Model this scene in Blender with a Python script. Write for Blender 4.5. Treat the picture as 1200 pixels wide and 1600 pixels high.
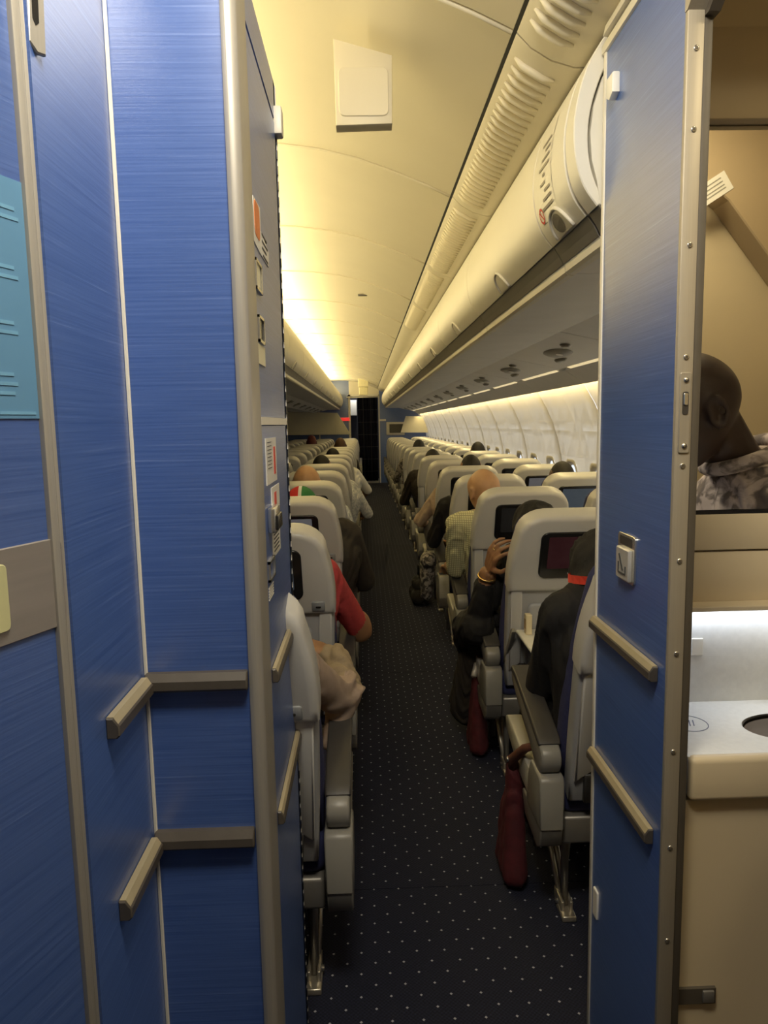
import bpy, bmesh, math, random
import numpy as np
from mathutils import Vector, Matrix
random.seed(7)
for o in list(bpy.data.objects): bpy.data.objects.remove(o, do_unlink=True)
SC = bpy.context.scene
COL = SC.collection
# ------------------------------------------------------------------ camera
F = 1110.0; H = 1.40
YAW, PITCH, ROLL = math.radians(1.503851), math.radians(-7.066006), math.radians(1.1)
_f = Vector((math.sin(YAW)*math.cos(PITCH), math.cos(YAW)*math.cos(PITCH), math.sin(PITCH)))
_r0 = Vector((math.cos(YAW), -math.sin(YAW), 0)); _u0 = _r0.cross(_f)
_r = _r0*math.cos(ROLL) - _u0*math.sin(ROLL); _u = _r0*math.sin(ROLL) + _u0*math.cos(ROLL)
EYE = Vector((0, 0, H))
cam = bpy.data.cameras.new('camera'); camo = bpy.data.objects.new('camera', cam); COL.objects.link(camo)
camo.matrix_world = Matrix(((_r.x, _u.x, -_f.x, 0), (_r.y, _u.y, -_f.y, 0), (_r.z, _u.z, -_f.z, H), (0, 0, 0, 1)))
cam.sensor_fit = 'VERTICAL'; cam.sensor_height = 36.0; cam.lens = F/1600*36.0
cam.clip_start = 0.02; cam.clip_end = 100
SC.camera = camo
def ray(px, py): return (_f*F + _r*(px-600) - _u*(py-800))/F
def onx(px, py, x): d = ray(px, py); return EYE + d*(x/d.x)
def ony(px, py, y): d = ray(px, py); return EYE + d*(y/d.y)
def onz(px, py, z): d = ray(px, py); return EYE + d*((z-H)/d.z)
def onplane(px, py, p, n): d = ray(px, py); return EYE + d*((p-EYE).dot(n)/d.dot(n))
# ------------------------------------------------------------------ world, view, lights
w = bpy.data.worlds.new('world'); SC.world = w; w.use_nodes = True
w.node_tree.nodes['Background'].inputs[0].default_value = (0.95, 0.97, 1.0, 1)
w.node_tree.nodes['Background'].inputs[1].default_value = 1.05
vs = SC.view_settings; vs.view_transform = 'Standard'; vs.look = 'None'; vs.gamma = 1.0; vs.use_curve_mapping = False
vs.exposure = 0.25
def area(name, loc, target, sx, sy, power, color, spread=180):
    l = bpy.data.lights.new(name, 'AREA'); l.shape = 'RECTANGLE'; l.size = sx; l.size_y = sy
    l.energy = power; l.color = color; l.spread = math.radians(spread)
    o = bpy.data.objects.new(name, l); COL.objects.link(o); o.location = loc
    d = (Vector(target)-Vector(loc)).normalized()
    z = -d; y = Vector((0, 1, 0)); x = y.cross(z)
    if x.length < 1e-3: x = Vector((1, 0, 0))
    x.normalize(); y = z.cross(x)
    o.rotation_euler = Matrix((x, y, z)).transposed().to_euler()
    return o
WARM = (1.0, 0.82, 0.42)
# cove strip over the middle bins, wash strip behind the window-side valance
area('cove_light', (-0.70, 8.9, 2.185), (-0.25, 8.9, 2.6), 0.05, 15.6, 92, WARM)
area('aisle_cove_light', (0.60, 8.9, 2.19), (0.45, 8.9, 2.3), 0.03, 15.2, 26, WARM)
area('wash_light', (1.262, 8.9, 1.622), (1.44, 8.9, 1.20), 0.015, 15.0, 40, (1.0, 0.77, 0.33))
# vestibule ceiling lamp over the photographer, lamps in the lavatory
area('vestibule_light', (0.06, 0.46, 2.29), (0.06, 0.95, 1.72), 0.42, 0.30, 16.5, (1.0, 0.91, 0.74))
area('lavatory_lamp', (0.95, 0.62, 2.34), (1.05, 0.45, 1.7), 0.30, 0.20, 5.5, (1.0, 0.84, 0.52))
area('basin_lamp', (0.85, 1.312, 1.030), (0.85, 1.24, 0.2), 0.60, 0.02, 0.4, (0.78, 0.86, 1.0))
# ------------------------------------------------------------------ materials
MATS = {}
def nodemat(name):
    m = bpy.data.materials.new(name); m.use_nodes = True
    nt = m.node_tree; return m, nt, nt.nodes['Principled BSDF']
def mat(name, col, rough=0.5, metal=0.0, noise=0.06, nscale=30.0, bump=0.0, bscale=200.0, emit=None, estr=0, ior=1.5, stretch=None, coat=0):
    if name in MATS: return MATS[name]
    m, nt, b = nodemat(name)
    b.inputs['Roughness'].default_value = rough; b.inputs['Metallic'].default_value = metal; b.inputs['IOR'].default_value = ior
    b.inputs['Coat Weight'].default_value = coat
    tc = nt.nodes.new('ShaderNodeTexCoord'); mp = nt.nodes.new('ShaderNodeMapping')
    nt.links.new(tc.outputs['Object'], mp.inputs[0])
    if stretch: mp.inputs['Scale'].default_value = stretch
    n = nt.nodes.new('ShaderNodeTexNoise'); n.inputs['Scale'].default_value = nscale; n.inputs['Detail'].default_value = 4
    nt.links.new(mp.outputs[0], n.inputs['Vector'])
    r = nt.nodes.new('ShaderNodeValToRGB')
    a = 1-noise; c2 = 1+noise
    r.color_ramp.elements[0].color = (col[0]*a, col[1]*a, col[2]*a, 1)
    r.color_ramp.elements[1].color = (min(1, col[0]*c2), min(1, col[1]*c2), min(1, col[2]*c2), 1)
    r.color_ramp.elements[0].position = .3; r.color_ramp.elements[1].position = .7
    nt.links.new(n.outputs['Fac'], r.inputs[0]); nt.links.new(r.outputs[0], b.inputs['Base Color'])
    if bump:
        n2 = nt.nodes.new('ShaderNodeTexNoise'); n2.inputs['Scale'].default_value = bscale; n2.inputs['Detail'].default_value = 3
        nt.links.new(mp.outputs[0], n2.inputs['Vector'])
        bp = nt.nodes.new('ShaderNodeBump'); bp.inputs['Strength'].default_value = bump; bp.inputs['Distance'].default_value = 0.002
        nt.links.new(n2.outputs['Fac'], bp.inputs['Height']); nt.links.new(bp.outputs[0], b.inputs['Normal'])
    if emit:
        b.inputs['Emission Color'].default_value = (*emit, 1); b.inputs['Emission Strength'].default_value = estr
    MATS[name] = m; return m
def blue_laminate():
    m, nt, b = nodemat('blue_laminate')
    tc = nt.nodes.new('ShaderNodeTexCoord'); mp = nt.nodes.new('ShaderNodeMapping'); mp.inputs['Scale'].default_value = (4, 4, 330)
    nt.links.new(tc.outputs['Object'], mp.inputs[0])
    n = nt.nodes.new('ShaderNodeTexNoise'); n.inputs['Scale'].default_value = 1.0; n.inputs['Detail'].default_value = 5; n.inputs['Roughness'].default_value = .6
    nt.links.new(mp.outputs[0], n.inputs['Vector'])
    r = nt.nodes.new('ShaderNodeValToRGB')
    r.color_ramp.elements[0].position = .30; r.color_ramp.elements[0].color = (0.042, 0.098, 0.320, 1)
    r.color_ramp.elements[1].position = .64; r.color_ramp.elements[1].color = (0.080, 0.150, 0.41, 1)
    e3 = r.color_ramp.elements.new(.74); e3.color = (.17, .25, .52, 1)
    nt.links.new(n.outputs['Fac'], r.inputs[0]); nt.links.new(r.outputs[0], b.inputs['Base Color'])
    bp = nt.nodes.new('ShaderNodeBump'); bp.inputs['Strength'].default_value = .16; bp.inputs['Distance'].default_value = .001
    nt.links.new(n.outputs['Fac'], bp.inputs['Height']); nt.links.new(bp.outputs[0], b.inputs['Normal'])
    b.inputs['Roughness'].default_value = .29; b.inputs['IOR'].default_value = 2.05
    return m
def carpet_mat():
    m, nt, b = nodemat('carpet'); L = nt.links.new
    tc = nt.nodes.new('ShaderNodeTexCoord')
    sx = nt.nodes.new('ShaderNodeSeparateXYZ'); L(tc.outputs['Object'], sx.inputs[0])
    def M(op, a, c=None, v=None):
        n = nt.nodes.new('ShaderNodeMath'); n.operation = op
        L(a, n.inputs[0])
        if c is not None: L(c, n.inputs[1])
        if v is not None: n.inputs[1].default_value = v
        return n.outputs[0]
    def dots(ox, oy):
        p = .074; q = .074
        x = M('FRACT', M('ADD', M('DIVIDE', sx.outputs[0], v=p), v=100+ox)); y = M('FRACT', M('ADD', M('DIVIDE', sx.outputs[1], v=q), v=100+oy))
        dx = M('ABSOLUTE', M('SUBTRACT', x, v=.5)); dy = M('ABSOLUTE', M('SUBTRACT', y, v=.5))
        return M('LESS_THAN', M('ADD', dx, dy), v=.052)
    d = M('MAXIMUM', dots(0, 0), dots(.5, .5))
    ck = nt.nodes.new('ShaderNodeTexChecker'); ck.inputs['Scale'].default_value = 190
    ck.inputs['Color1'].default_value = (.006, .0075, .020, 1); ck.inputs['Color2'].default_value = (.012, .015, .038, 1)
    L(tc.outputs['Object'], ck.inputs['Vector'])
    nz = nt.nodes.new('ShaderNodeTexNoise'); nz.inputs['Scale'].default_value = 160; L(tc.outputs['Object'], nz.inputs['Vector'])
    mx0 = nt.nodes.new('ShaderNodeMix'); mx0.data_type = 'RGBA'; mx0.blend_type = 'OVERLAY'; mx0.inputs[0].default_value = .6
    L(ck.outputs['Color'], mx0.inputs[6]); L(nz.outputs['Fac'], mx0.inputs[7])
    mx = nt.nodes.new('ShaderNodeMix'); mx.data_type = 'RGBA'; L(d, mx.inputs[0]); L(mx0.outputs[2], mx.inputs[6]); mx.inputs[7].default_value = (.42, .43, .48, 1)
    L(mx.outputs[2], b.inputs['Base Color']); b.inputs['Roughness'].default_value = .95
    bp = nt.nodes.new('ShaderNodeBump'); bp.inputs['Strength'].default_value = .5; bp.inputs['Distance'].default_value = .003
    L(nz.outputs['Fac'], bp.inputs['Height']); L(bp.outputs[0], b.inputs['Normal'])
    return m
def pattern_mat(name, c1, c2, scale, kind='noise', rough=.9):
    m, nt, b = nodemat(name); tc = nt.nodes.new('ShaderNodeTexCoord')
    if kind == 'check':
        t = nt.nodes.new('ShaderNodeTexBrick'); t.offset = 0; t.inputs['Scale'].default_value = scale
        t.inputs['Color1'].default_value = (*c1, 1); t.inputs['Color2'].default_value = (*c1, 1); t.inputs['Mortar'].default_value = (*c2, 1)
        t.inputs['Mortar Size'].default_value = .06; t.inputs['Brick Width'].default_value = .4; t.inputs['Row Height'].default_value = .4
        mp = nt.nodes.new('ShaderNodeMapping'); mp.inputs['Rotation'].default_value = (math.pi/2, 0, 0)
        nt.links.new(tc.outputs['Object'], mp.inputs[0]); nt.links.new(mp.outputs[0], t.inputs['Vector']); out = t.outputs['Color']
    else:
        n = nt.nodes.new('ShaderNodeTexNoise'); n.inputs['Scale'].default_value = scale; n.inputs['Detail'].default_value = 6; n.inputs['Distortion'].default_value = .6
        nt.links.new(tc.outputs['Object'], n.inputs['Vector'])
        r = nt.nodes.new('ShaderNodeValToRGB'); r.color_ramp.elements[0].position = .44; r.color_ramp.elements[1].position = .56
        r.color_ramp.elements[0].color = (*c1, 1); r.color_ramp.elements[1].color = (*c2, 1)
        nt.links.new(n.outputs['Fac'], r.inputs[0]); out = r.outputs[0]
    nt.links.new(out, b.inputs['Base Color']); b.inputs['Roughness'].default_value = rough
    MATS[name] = m; return m
BLUE = blue_laminate(); CARPET = carpet_mat()
CREAM = mat('cream_ceiling', (.78, .72, .57), .45, noise=.015, nscale=5)
BINW = mat('bin_plastic', (.76, .73, .64), .38, noise=.015, nscale=6)
BINB = mat('bin_underside', (.72, .725, .73), .42, noise=.03, nscale=8)
PSUG = mat('service_panel_plastic', (.86, .855, .84), .45, noise=.02, nscale=8)
SIDEW = mat('sidewall_plastic', (.80, .76, .68), .45, noise=.02, nscale=5)
TRIM = mat('trim_metal', (.40, .375, .33), .40, .35, noise=.04, nscale=20, stretch=(30, 30, .6))
JAMB = mat('jamb_metal', (.37, .33, .26), .42, .30, noise=.04, nscale=15, stretch=(30, 30, .6))
DTRIM = mat('dark_seal', (.085, .072, .055), .5)
LIGHTTRIM = mat('light_trim', (.74, .70, .60), .4, noise=.02)
RAIL = mat('bumper_rubber', (.085, .072, .058), .42, noise=.08, nscale=40)
RAILT = mat('bumper_top_lit', (.45, .38, .24), .35, .2, noise=.05)
SHELL = mat('seat_shell', (.55, .54, .515), .32, noise=.02, nscale=10)
SHELLD = mat('seat_shell_lower', (.42, .425, .435), .38, noise=.03, nscale=10)
ARMG = mat('armrest_plastic', (.24, .23, .205), .38, noise=.03, nscale=12)
PAD = mat('armrest_pad', (.050, .046, .043), .45, noise=.05, bump=.1)
NAVY = mat('navy_fabric', (.030, .035, .115), .85, noise=.15, nscale=120, bump=.3, bscale=500)
BLACKP = mat('black_plastic', (.012, .012, .013), .25)
SCREEN = mat('screen_glass', (.035, .037, .045), .14, noise=.3, nscale=3, coat=.3)
METAL = mat('leg_metal', (.60, .55, .45), .30, .75, noise=.05)
GREYMET = mat('grey_metal', (.26, .245, .22), .4, .5, noise=.05)
CHROME = mat('chrome', (.70, .68, .62), .22, .9, noise=.03)
STEEL = mat('brushed_steel', (.44, .40, .36), .38, .55, noise=.06, nscale=6, stretch=(1, 1, 12))
BLACKC = mat('black_cloth', (.010, .009, .009), .85, noise=.2, nscale=60, bump=.3, bscale=120)
WHITE = mat('white_plastic', (.80, .78, .72), .4, noise=.02)
INK = mat('print_ink', (.06, .06, .06), .7)
REDINK = mat('red_print', (.62, .06, .04), .6)
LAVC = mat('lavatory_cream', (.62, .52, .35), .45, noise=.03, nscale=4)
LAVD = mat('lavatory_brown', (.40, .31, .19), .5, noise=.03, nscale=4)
# ------------------------------------------------------------------ mesh helpers
def mkobj(name, me, m=None, parent=None, smooth=False):
    o = bpy.data.objects.new(name, me); COL.objects.link(o)
    if m is not None and not me.materials: me.materials.append(m)
    if smooth:
        for p in me.polygons: p.use_smooth = True
    if parent is not None: o.parent = parent
    return o
def tag(o, label=None, cat=None, group=None, kind=None):
    if label: o['label'] = label
    if cat: o['category'] = cat
    if group: o['group'] = group
    if kind: o['kind'] = kind
    return o
def empty(name, loc=(0, 0, 0), rz=0, parent=None):
    o = bpy.data.objects.new(name, None); COL.objects.link(o); o.location = loc; o.rotation_euler = (0, 0, rz)
    o.empty_display_size = .1
    if parent is not None: o.parent = parent
    return o
def b_box(x0, x1, y0, y1, z0, z1, bevel=0, seg=2):
    bm = bmesh.new(); bmesh.ops.create_cube(bm, size=1)
    for v in bm.verts:
        v.co = Vector(((x0+x1)/2+v.co.x*(x1-x0), (y0+y1)/2+v.co.y*(y1-y0), (z0+z1)/2+v.co.z*(z1-z0)))
    if bevel: bmesh.ops.bevel(bm, geom=bm.edges[:], offset=bevel, segments=seg, profile=.5, affect='EDGES')
    return bm
def b_prism(outline, fn, n0, n1, bevel=0, seg=2, both=True):
    """outline: 2d points, fn(u, v, n) -> xyz; extruded from n0 to n1; rim edges bevelled"""
    bm = bmesh.new()
    a = [bm.verts.new(fn(u, v, n0)) for u, v in outline]; b = [bm.verts.new(fn(u, v, n1)) for u, v in outline]
    fa = bm.faces.new(a[::-1]); fb = bm.faces.new(b)
    k = len(a)
    for i in range(k): bm.faces.new((a[i], a[(i+1) % k], b[(i+1) % k], b[i]))
    bmesh.ops.recalc_face_normals(bm, faces=bm.faces[:])
    if bevel:
        ed = list(fb.edges) + (list(fa.edges) if both else [])
        bmesh.ops.bevel(bm, geom=ed, offset=bevel, segments=seg, profile=.5, affect='EDGES', clamp_overlap=True)
    return bm
def rr(w_, h_, r, n=4, cx=0, cy=0):
    pts = []
    for (sx, sy, a0) in ((1, 1, 0), (-1, 1, 90), (-1, -1, 180), (1, -1, 270)):
        for i in range(n+1):
            a = math.radians(a0+90*i/n)
            pts.append((cx+sx*(w_/2-r)+r*math.cos(a), cy+sy*(h_/2-r)+r*math.sin(a)))
    return pts
def b_tube(pts, rad, seg=10, cap=True):
    bm = bmesh.new(); pts = [Vector(p) for p in pts]
    if not isinstance(rad, (list, tuple)): rad = [rad]*len(pts)
    rings = []
    prev = None
    for i, p in enumerate(pts):
        t = (pts[min(i+1, len(pts)-1)]-pts[max(i-1, 0)]).normalized()
        ref = prev if prev is not None else (Vector((0, 0, 1)) if abs(t.z) < .9 else Vector((1, 0, 0)))
        x = (ref-t*ref.dot(t)).normalized(); y = t.cross(x); prev = x
        rings.append([bm.verts.new(p+(x*math.cos(2*math.pi*k/seg)+y*math.sin(2*math.pi*k/seg))*rad[i]) for k in range(seg)])
    for a, b in zip(rings, rings[1:]):
        for k in range(seg): bm.faces.new((a[k], a[(k+1) % seg], b[(k+1) % seg], b[k]))
    if cap: bm.faces.new(rings[0][::-1]); bm.faces.new(rings[-1])
    bmesh.ops.recalc_face_normals(bm, faces=bm.faces[:])
    return bm
def b_join(*bms):
    out = bmesh.new()
    for b in bms:
        me = bpy.data.meshes.new('tmp'); b.to_mesh(me); b.free(); out.from_mesh(me); bpy.data.meshes.remove(me)
    return out
def to(name, bm, m, parent=None, smooth=False, ang=None):
    me = bpy.data.meshes.new(name); bm.to_mesh(me); bm.free()
    o = mkobj(name, me, m, parent, smooth or ang is not None)
    if ang is not None:
        me.set_sharp_from_angle(angle=math.radians(ang))
    return o
def XY(p0, p1, y0, y1): pass
FX = lambda y, z, n: (n, y, z)          # outline in (y,z), extruded along x
FY = lambda x, z, n: (x, n, z)          # outline in (x,z), extruded along y
FZ = lambda x, y, n: (x, y, n)
def strip(profile, y0, y1, th=0.0, seg_y=1):
    """open profile in (x,z) extruded along y; thickness th pushed along the profile normal"""
    if th == 0: raise ValueError
    k = len(profile); nor = []
    for i in range(k):
        a = Vector(profile[max(i-1, 0)]); b = Vector(profile[min(i+1, k-1)]); t = (b-a).normalized(); nor.append(Vector((-t.y, t.x)))
    back = [(profile[i][0]+nor[i].x*th, profile[i][1]+nor[i].y*th) for i in range(k)]
    return b_prism(list(profile)+back[::-1], FY, y0, y1)
def copy_tree(o, parent=None):
    c = o.copy(); COL.objects.link(c); c.parent = parent
    for ch in list(o.children): copy_tree(ch, c)
    return c
ORD = ['first', 'second', 'third', 'fourth', 'fifth', 'sixth', 'seventh', 'eighth', 'ninth', 'tenth', 'eleventh', 'twelfth', 'thirteenth', 'fourteenth', 'fifteenth', 'sixteenth', 'seventeenth', 'eighteenth', 'nineteenth', 'twentieth']
YEND = 17.0
# ================================================================== STRUCTURE
fl = to('floor', b_box(-3.7, 1.7, -1.3, YEND+1.6, -.06, -.004), mat('floor_base', (.02, .02, .03), .9)); tag(fl, 'dark carpeted cabin floor under the seats', 'floor', kind='structure')
cuts = [-1.2, onz(700, 1385, 0).y, onz(640, 1050, 0).y, 6.0, 8.2, 10.4, 12.6, 14.8, YEND+1.5]
for a, b in zip(cuts, cuts[1:]):
    c = to('carpet_section', b_box(-3.6, 1.6, a+.0015, b-.0015, -.004, 0), CARPET, fl)
    c.location = (0, 0, 0)
# --- ceiling panels
CP = [(.337, 2.228), (.25, 2.268), (.13, 2.316), (0, 2.362), (-.14, 2.396), (-.32, 2.420), (-.55, 2.432), (-.80, 2.425), (-1.03, 2.42), (-1.30, 2.425), (-1.7, 2.42), (-2.1, 2.36), (-2.4, 2.23)]
ceil = empty('ceiling'); tag(ceil, 'cream arched ceiling of curved panels above the aisle', 'ceiling', kind='structure')
seams = [-1.25, .52] + [1.62+1.1*k for k in range(15)]
GP = [(.345, 2.222), (.375, 2.192), (.42, 2.166), (.47, 2.152), (.53, 2.152), (.60, 2.175)]
for i, (a, b) in enumerate(zip(seams, seams[1:])):
    b = min(b, YEND)
    to('ceiling_panel', strip(CP, a+.003, b-.003, -.02), CREAM, ceil, ang=30)
    if i > 1:
        if i == 2: sd_ = to('seam_bead', b_tube([(x, 0, z-.001) for x, z in CP], .0055, 6), CREAM, ceil, True); sdm = sd_.data
        else: sd_ = mkobj('seam_bead', sdm, None, ceil)
        sd_.location = (0, a+.008, 0)
    g = to('grille_panel', strip(GP[::-1], a+.003, b-.003, -.02), CREAM, ceil, ang=30)
    if a < 5.2:
        # louvre ribs: each a rounded bar lying across the panel
        me = None
        y = a+.07 if a > .5 else b-.5
        while y < b-.05:
            if me is None:
                P0 = [Vector((x, 0, z)) for x, z in ((.356, 2.2065), (.374, 2.1885), (.40, 2.1736), (.42, 2.1625), (.445, 2.1555))]
                bm = b_tube(P0, [.003, .0085, .0095, .0085, .003], 8)
                for v in bm.verts: v.co.y *= .95
                rb = to('louvre_slat', bm, CREAM, g, True); me = rb.data
            else: rb = mkobj('louvre_slat', me, None, g)
            rb.location = (0, y, 0); y += .038
bk = to('ceiling_backing', b_box(-3.7, 1.7, -1.3, YEND+1.6, 2.46, 2.50), mat('dark_backing', (.03, .03, .03), .9), ceil)
vent = to('ceiling_vent', b_box(-.02, .07, 5.40, 5.44, 2.345, 2.356, .002), GREYMET, ceil)
# lens of the vestibule lamp
to('lamp_rim', b_join(b_box(-.18, .30, .25, .28, 2.31, 2.34), b_box(-.18, .30, .72, .75, 2.31, 2.34)), WHITE, ceil)
# --- monitor box hanging under the ceiling
t0 = ony(568, 88, 1.853); 
def uv(px, py): p = ony(px, py, 1.853); return (p.x, p.z)
bxo = empty('ceiling_box', (uv(568, 192)[0], 1.853, uv(568, 192)[1])); tag(bxo, 'cream square screen housing hanging from the ceiling panel', 'ceiling box')
def loc_fn(org): return lambda u, v, n: (u-org[0], n-org[1], v-org[2])
fnb = loc_fn(bxo.location)
poly = [uv(525, 196), uv(613, 193), uv(613, 106), uv(521, 80)]
to('housing', b_prism([(poly[0][0], poly[0][1]), (poly[1][0], poly[1][1]), (poly[2][0], poly[2][1]+.03), (poly[3][0], poly[3][1]+.03)], fnb, 1.853, 1.900, .004, 2), CREAM, bxo, ang=40)
cx_, cz_ = (poly[0][0]+poly[1][0])/2, (poly[0][1]+poly[1][1])/2+.075
to('cover_plate', b_prism(rr(.122, .112, .014, 4, cx_, cz_), fnb, 1.849, 1.856, .0015, 1), CREAM, bxo, ang=40)
# --- window-side wall
wr_ = empty('wall_outboard'); tag(wr_, 'cream curved cabin side wall of ribbed panels with windows', 'wall', kind='structure')
SP = [(1.235, 1.735), (1.27, 1.665), (1.315, 1.585), (1.365, 1.50), (1.415, 1.39), (1.455, 1.27), (1.483, 1.14), (1.50, 1.02), (1.512, .90), (1.52, .75), (1.52, .30), (1.50, 0.0)]
def wall_x(z):
    for (x0, z0), (x1, z1) in zip(SP, SP[1:]):
        if z0 >= z >= z1: return x0+(x1-x0)*(z0-z)/(z0-z1)
    return SP[-1][0]
sw = [2.0-.02+1.13*k for k in range(-1, 14)]
WZ0, WZ1 = .82, 1.09
zs = sorted(set([p[1] for p in SP]+[WZ0, WZ1]), reverse=True)
win_n = 0
WINMESH = {}
def panel_mesh(L):
    ys = [0.0, .03, L*.25-.115, L*.25+.115, L*.5-.012, L*.5+.012, L*.75-.115, L*.75+.115, L-.03, L]
    rel = [.014, .0, 0, 0, .010, .010, 0, 0, 0, .014]
    bm = bmesh.new(); G = [[bm.verts.new((wall_x(z)+rel[j], y, z)) for j, y in enumerate(ys)] for z in zs]
    for i in range(len(zs)-1):
        for j in range(len(ys)-1):
            if j in (2, 6) and zs[i] <= WZ1+1e-6 and zs[i+1] >= WZ0-1e-6: continue
            bm.faces.new((G[i][j], G[i+1][j], G[i+1][j+1], G[i][j+1]))
    bmesh.ops.solidify(bm, geom=bm.faces[:], thickness=.012)
    bmesh.ops.recalc_face_normals(bm, faces=bm.faces[:])
    return bm
pm = None
for a in sw:
    if pm is None: p = to('sidewall_panel', panel_mesh(1.108), SIDEW, wr_, ang=35); pm = p.data
    else: p = mkobj('sidewall_panel', pm, None, wr_)
    p.location = (0, a+.003, 0)
    if a == sw[0]: sb = to('seam_shadow_strip', strip([(x+.026, z) for x, z in SP], -.03, .03, .012), mat('seam_shadow', (.09, .075, .05), .7), wr_); sbm = sb.data  # dark backing colour stands in for shadow in the panel grooves
    else: sb = mkobj('seam_shadow_strip', sbm, None, wr_)
    sb.location = (0, a-.009, 0)
to('hull_lining', strip([(1.235, 1.732), (1.45, 1.95), (1.55, 2.48)], .86, YEND+1.4, -.02), SIDEW, wr_)
GLASS, nt, _b = nodemat('window_pane'); nt.nodes.remove(_b)
_o = nt.nodes['Material Output']; _t = nt.nodes.new('ShaderNodeBsdfTransparent'); _g = nt.nodes.new('ShaderNodeBsdfGlossy'); _m = nt.nodes.new('ShaderNodeMixShader')
_g.inputs['Roughness'].default_value = .05; _m.inputs[0].default_value = .08; _t.inputs[0].default_value = (.85, .9, .95, 1)
nt.links.new(_t.outputs[0], _m.inputs[1]); nt.links.new(_g.outputs[0], _m.inputs[2]); nt.links.new(_m.outputs[0], _o.inputs[0])
wtop = None; nwin = 0
for a in sw[1:]:
    for q in (.25, .75):
        nwin += 1
        yc = a+.003+1.106*q
        if wtop is None:
            wtop = empty('window_1', (0, yc, 0.955))
            bm = bmesh.new(); outer = rr(.27, .335, .07, 6); mid = rr(.225, .285, .07, 6); inn = rr(.195, .25, .075, 6)
            rings = []
            for ol, dx in ((outer, -.006), (mid, -.010), (inn, .012)):
                rings.append([bm.verts.new((wall_x(0.955+v*.98)+dx, u, v)) for u, v in ol])
            for A, B in zip(rings, rings[1:]):
                for k in range(len(A)): bm.faces.new((A[k], A[(k+1) % len(A)], B[(k+1) % len(A)], B[k]))
            bmesh.ops.recalc_face_normals(bm, faces=bm.faces[:])
            to('window_frame', bm, SIDEW, wtop, True)
            bm = bmesh.new(); bm.faces.new([bm.verts.new((wall_x(0.955+v*.98)+.011, u, v)) for u, v in rr(.205, .26, .08, 6)]); to('pane', bm, GLASS, wtop)
            ww = wtop
        else:
            ww = copy_tree(wtop); ww.location = (0, yc, 0.955); ww.name = 'window_%d' % nwin
        tag(ww, 'small rounded cabin window in the %s place of the curved side wall' % (ORD[nwin-1] if nwin <= 20 else 'far forward'), 'window', 'cabin windows', 'structure')
# --- far end wall with doorway
we = empty('wall_end'); tag(we, 'blue bulkhead wall at the far end of the aisle', 'wall', kind='structure')
DX0, DX1, DZ = -.30, .36, 2.06
to('wall_panel', b_box(-3.7, DX0-.03, YEND, YEND+.04, 0, 2.46), BLUE, we)
to('wall_panel', b_box(DX1+.02, 1.7, YEND, YEND+.04, 0, 2.46), BLUE, we)
to('wall_header', b_box(DX0-.03, DX1+.02, YEND, YEND+.04, DZ, 2.46), CREAM, we)
to('door_frame', b_join(b_box(DX0-.05, DX0, YEND-.012, YEND+.05, 0, DZ+.04), b_box(DX1, DX1+.03, YEND-.012, YEND+.05, 0, DZ+.04), b_box(DX0-.05, DX1+.03, YEND-.012, YEND+.05, DZ, DZ+.05)), LIGHTTRIM, we)
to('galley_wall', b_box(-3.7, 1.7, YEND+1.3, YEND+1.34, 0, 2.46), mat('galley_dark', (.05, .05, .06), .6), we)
to('galley_cabinet', b_box(-.42, -.16, YEND+.85, YEND+1.28, 1.62, 2.0, .01), WHITE, we)
to('skirting', b_box(DX1-.30, DX1-.02, YEND-.02, YEND+.03, 0, .10), LIGHTTRIM, we)
to('trim_strip', b_box(-1.06, -1.03, YEND-.012, YEND, 1.0, 1.75), LIGHTTRIM, we)
area('galley_light', (-.2, YEND+.65, 2.3), (-.2, YEND+.7, 0), .3, .3, 6, (1, .95, .85))
# left-hand outboard wall, closing the cabin
wl2 = to('wall_far', strip([(-2.06-x, z) for x, z in SP], 1.0, YEND, .02), SIDEW); tag(wl2, 'cream far side wall of the cabin beyond the middle seats', 'wall', kind='structure')
to('hull_lining', b_box(-3.72, -3.66, .9, YEND+1.4, 0, 2.48), SIDEW, wl2)
to('partition', b_box(-3.7, -1.30, .96, 1.0, 0, 2.46), SIDEW, wl2)
# vestibule shell behind the photographer
wb = to('wall_back', b_box(-1.3, 1.7, -1.34, -1.30, 0, 2.46), LAVC); to('side_wall', b_box(1.60, 1.64, -1.3, 1.0, 0, 2.46), LAVC, wb); tag(wb, 'cream wall closing the entry area behind', 'wall', kind='structure')
wv = to('wall_entry', b_box(-1.34, -1.30, -1.3, 1.9, 0, 2.46), LAVC); tag(wv, 'cream entry wall beyond the blue lavatory door', 'wall', kind='structure')
# ================================================================== LEFT CLOSET WALL
WX = -.152; FY0 = .97; CX = -.314
wl = empty('wall_left'); tag(wl, 'blue closet wall with grey metal corner post beside the aisle', 'wall', kind='structure')
YL = 1.425; ZT = 2.03
to('front_panel', b_box(CX, WX-.012, FY0, FY0+.03, 0, ZT), BLUE, wl)
to('return_panel', b_box(CX-.03, CX, .745, FY0+.03, 0, ZT), BLUE, wl)
to('top_panel', b_box(CX-.03, WX-.015, FY0+.03, YL, ZT-.02, ZT), TRIM, wl)
to('back_panel', b_box(-1.30, WX, YL-.03, YL, 0, ZT), BLUE, wl)
to('outer_panel', b_box(-1.30, CX-.03, FY0, FY0+.03, 0, ZT), BLUE, wl)
to('corner_bead', b_tube([(CX+.002, FY0-.002, 0), (CX+.002, FY0-.002, ZT)], .0028, 6), LIGHTTRIM, wl)
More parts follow.
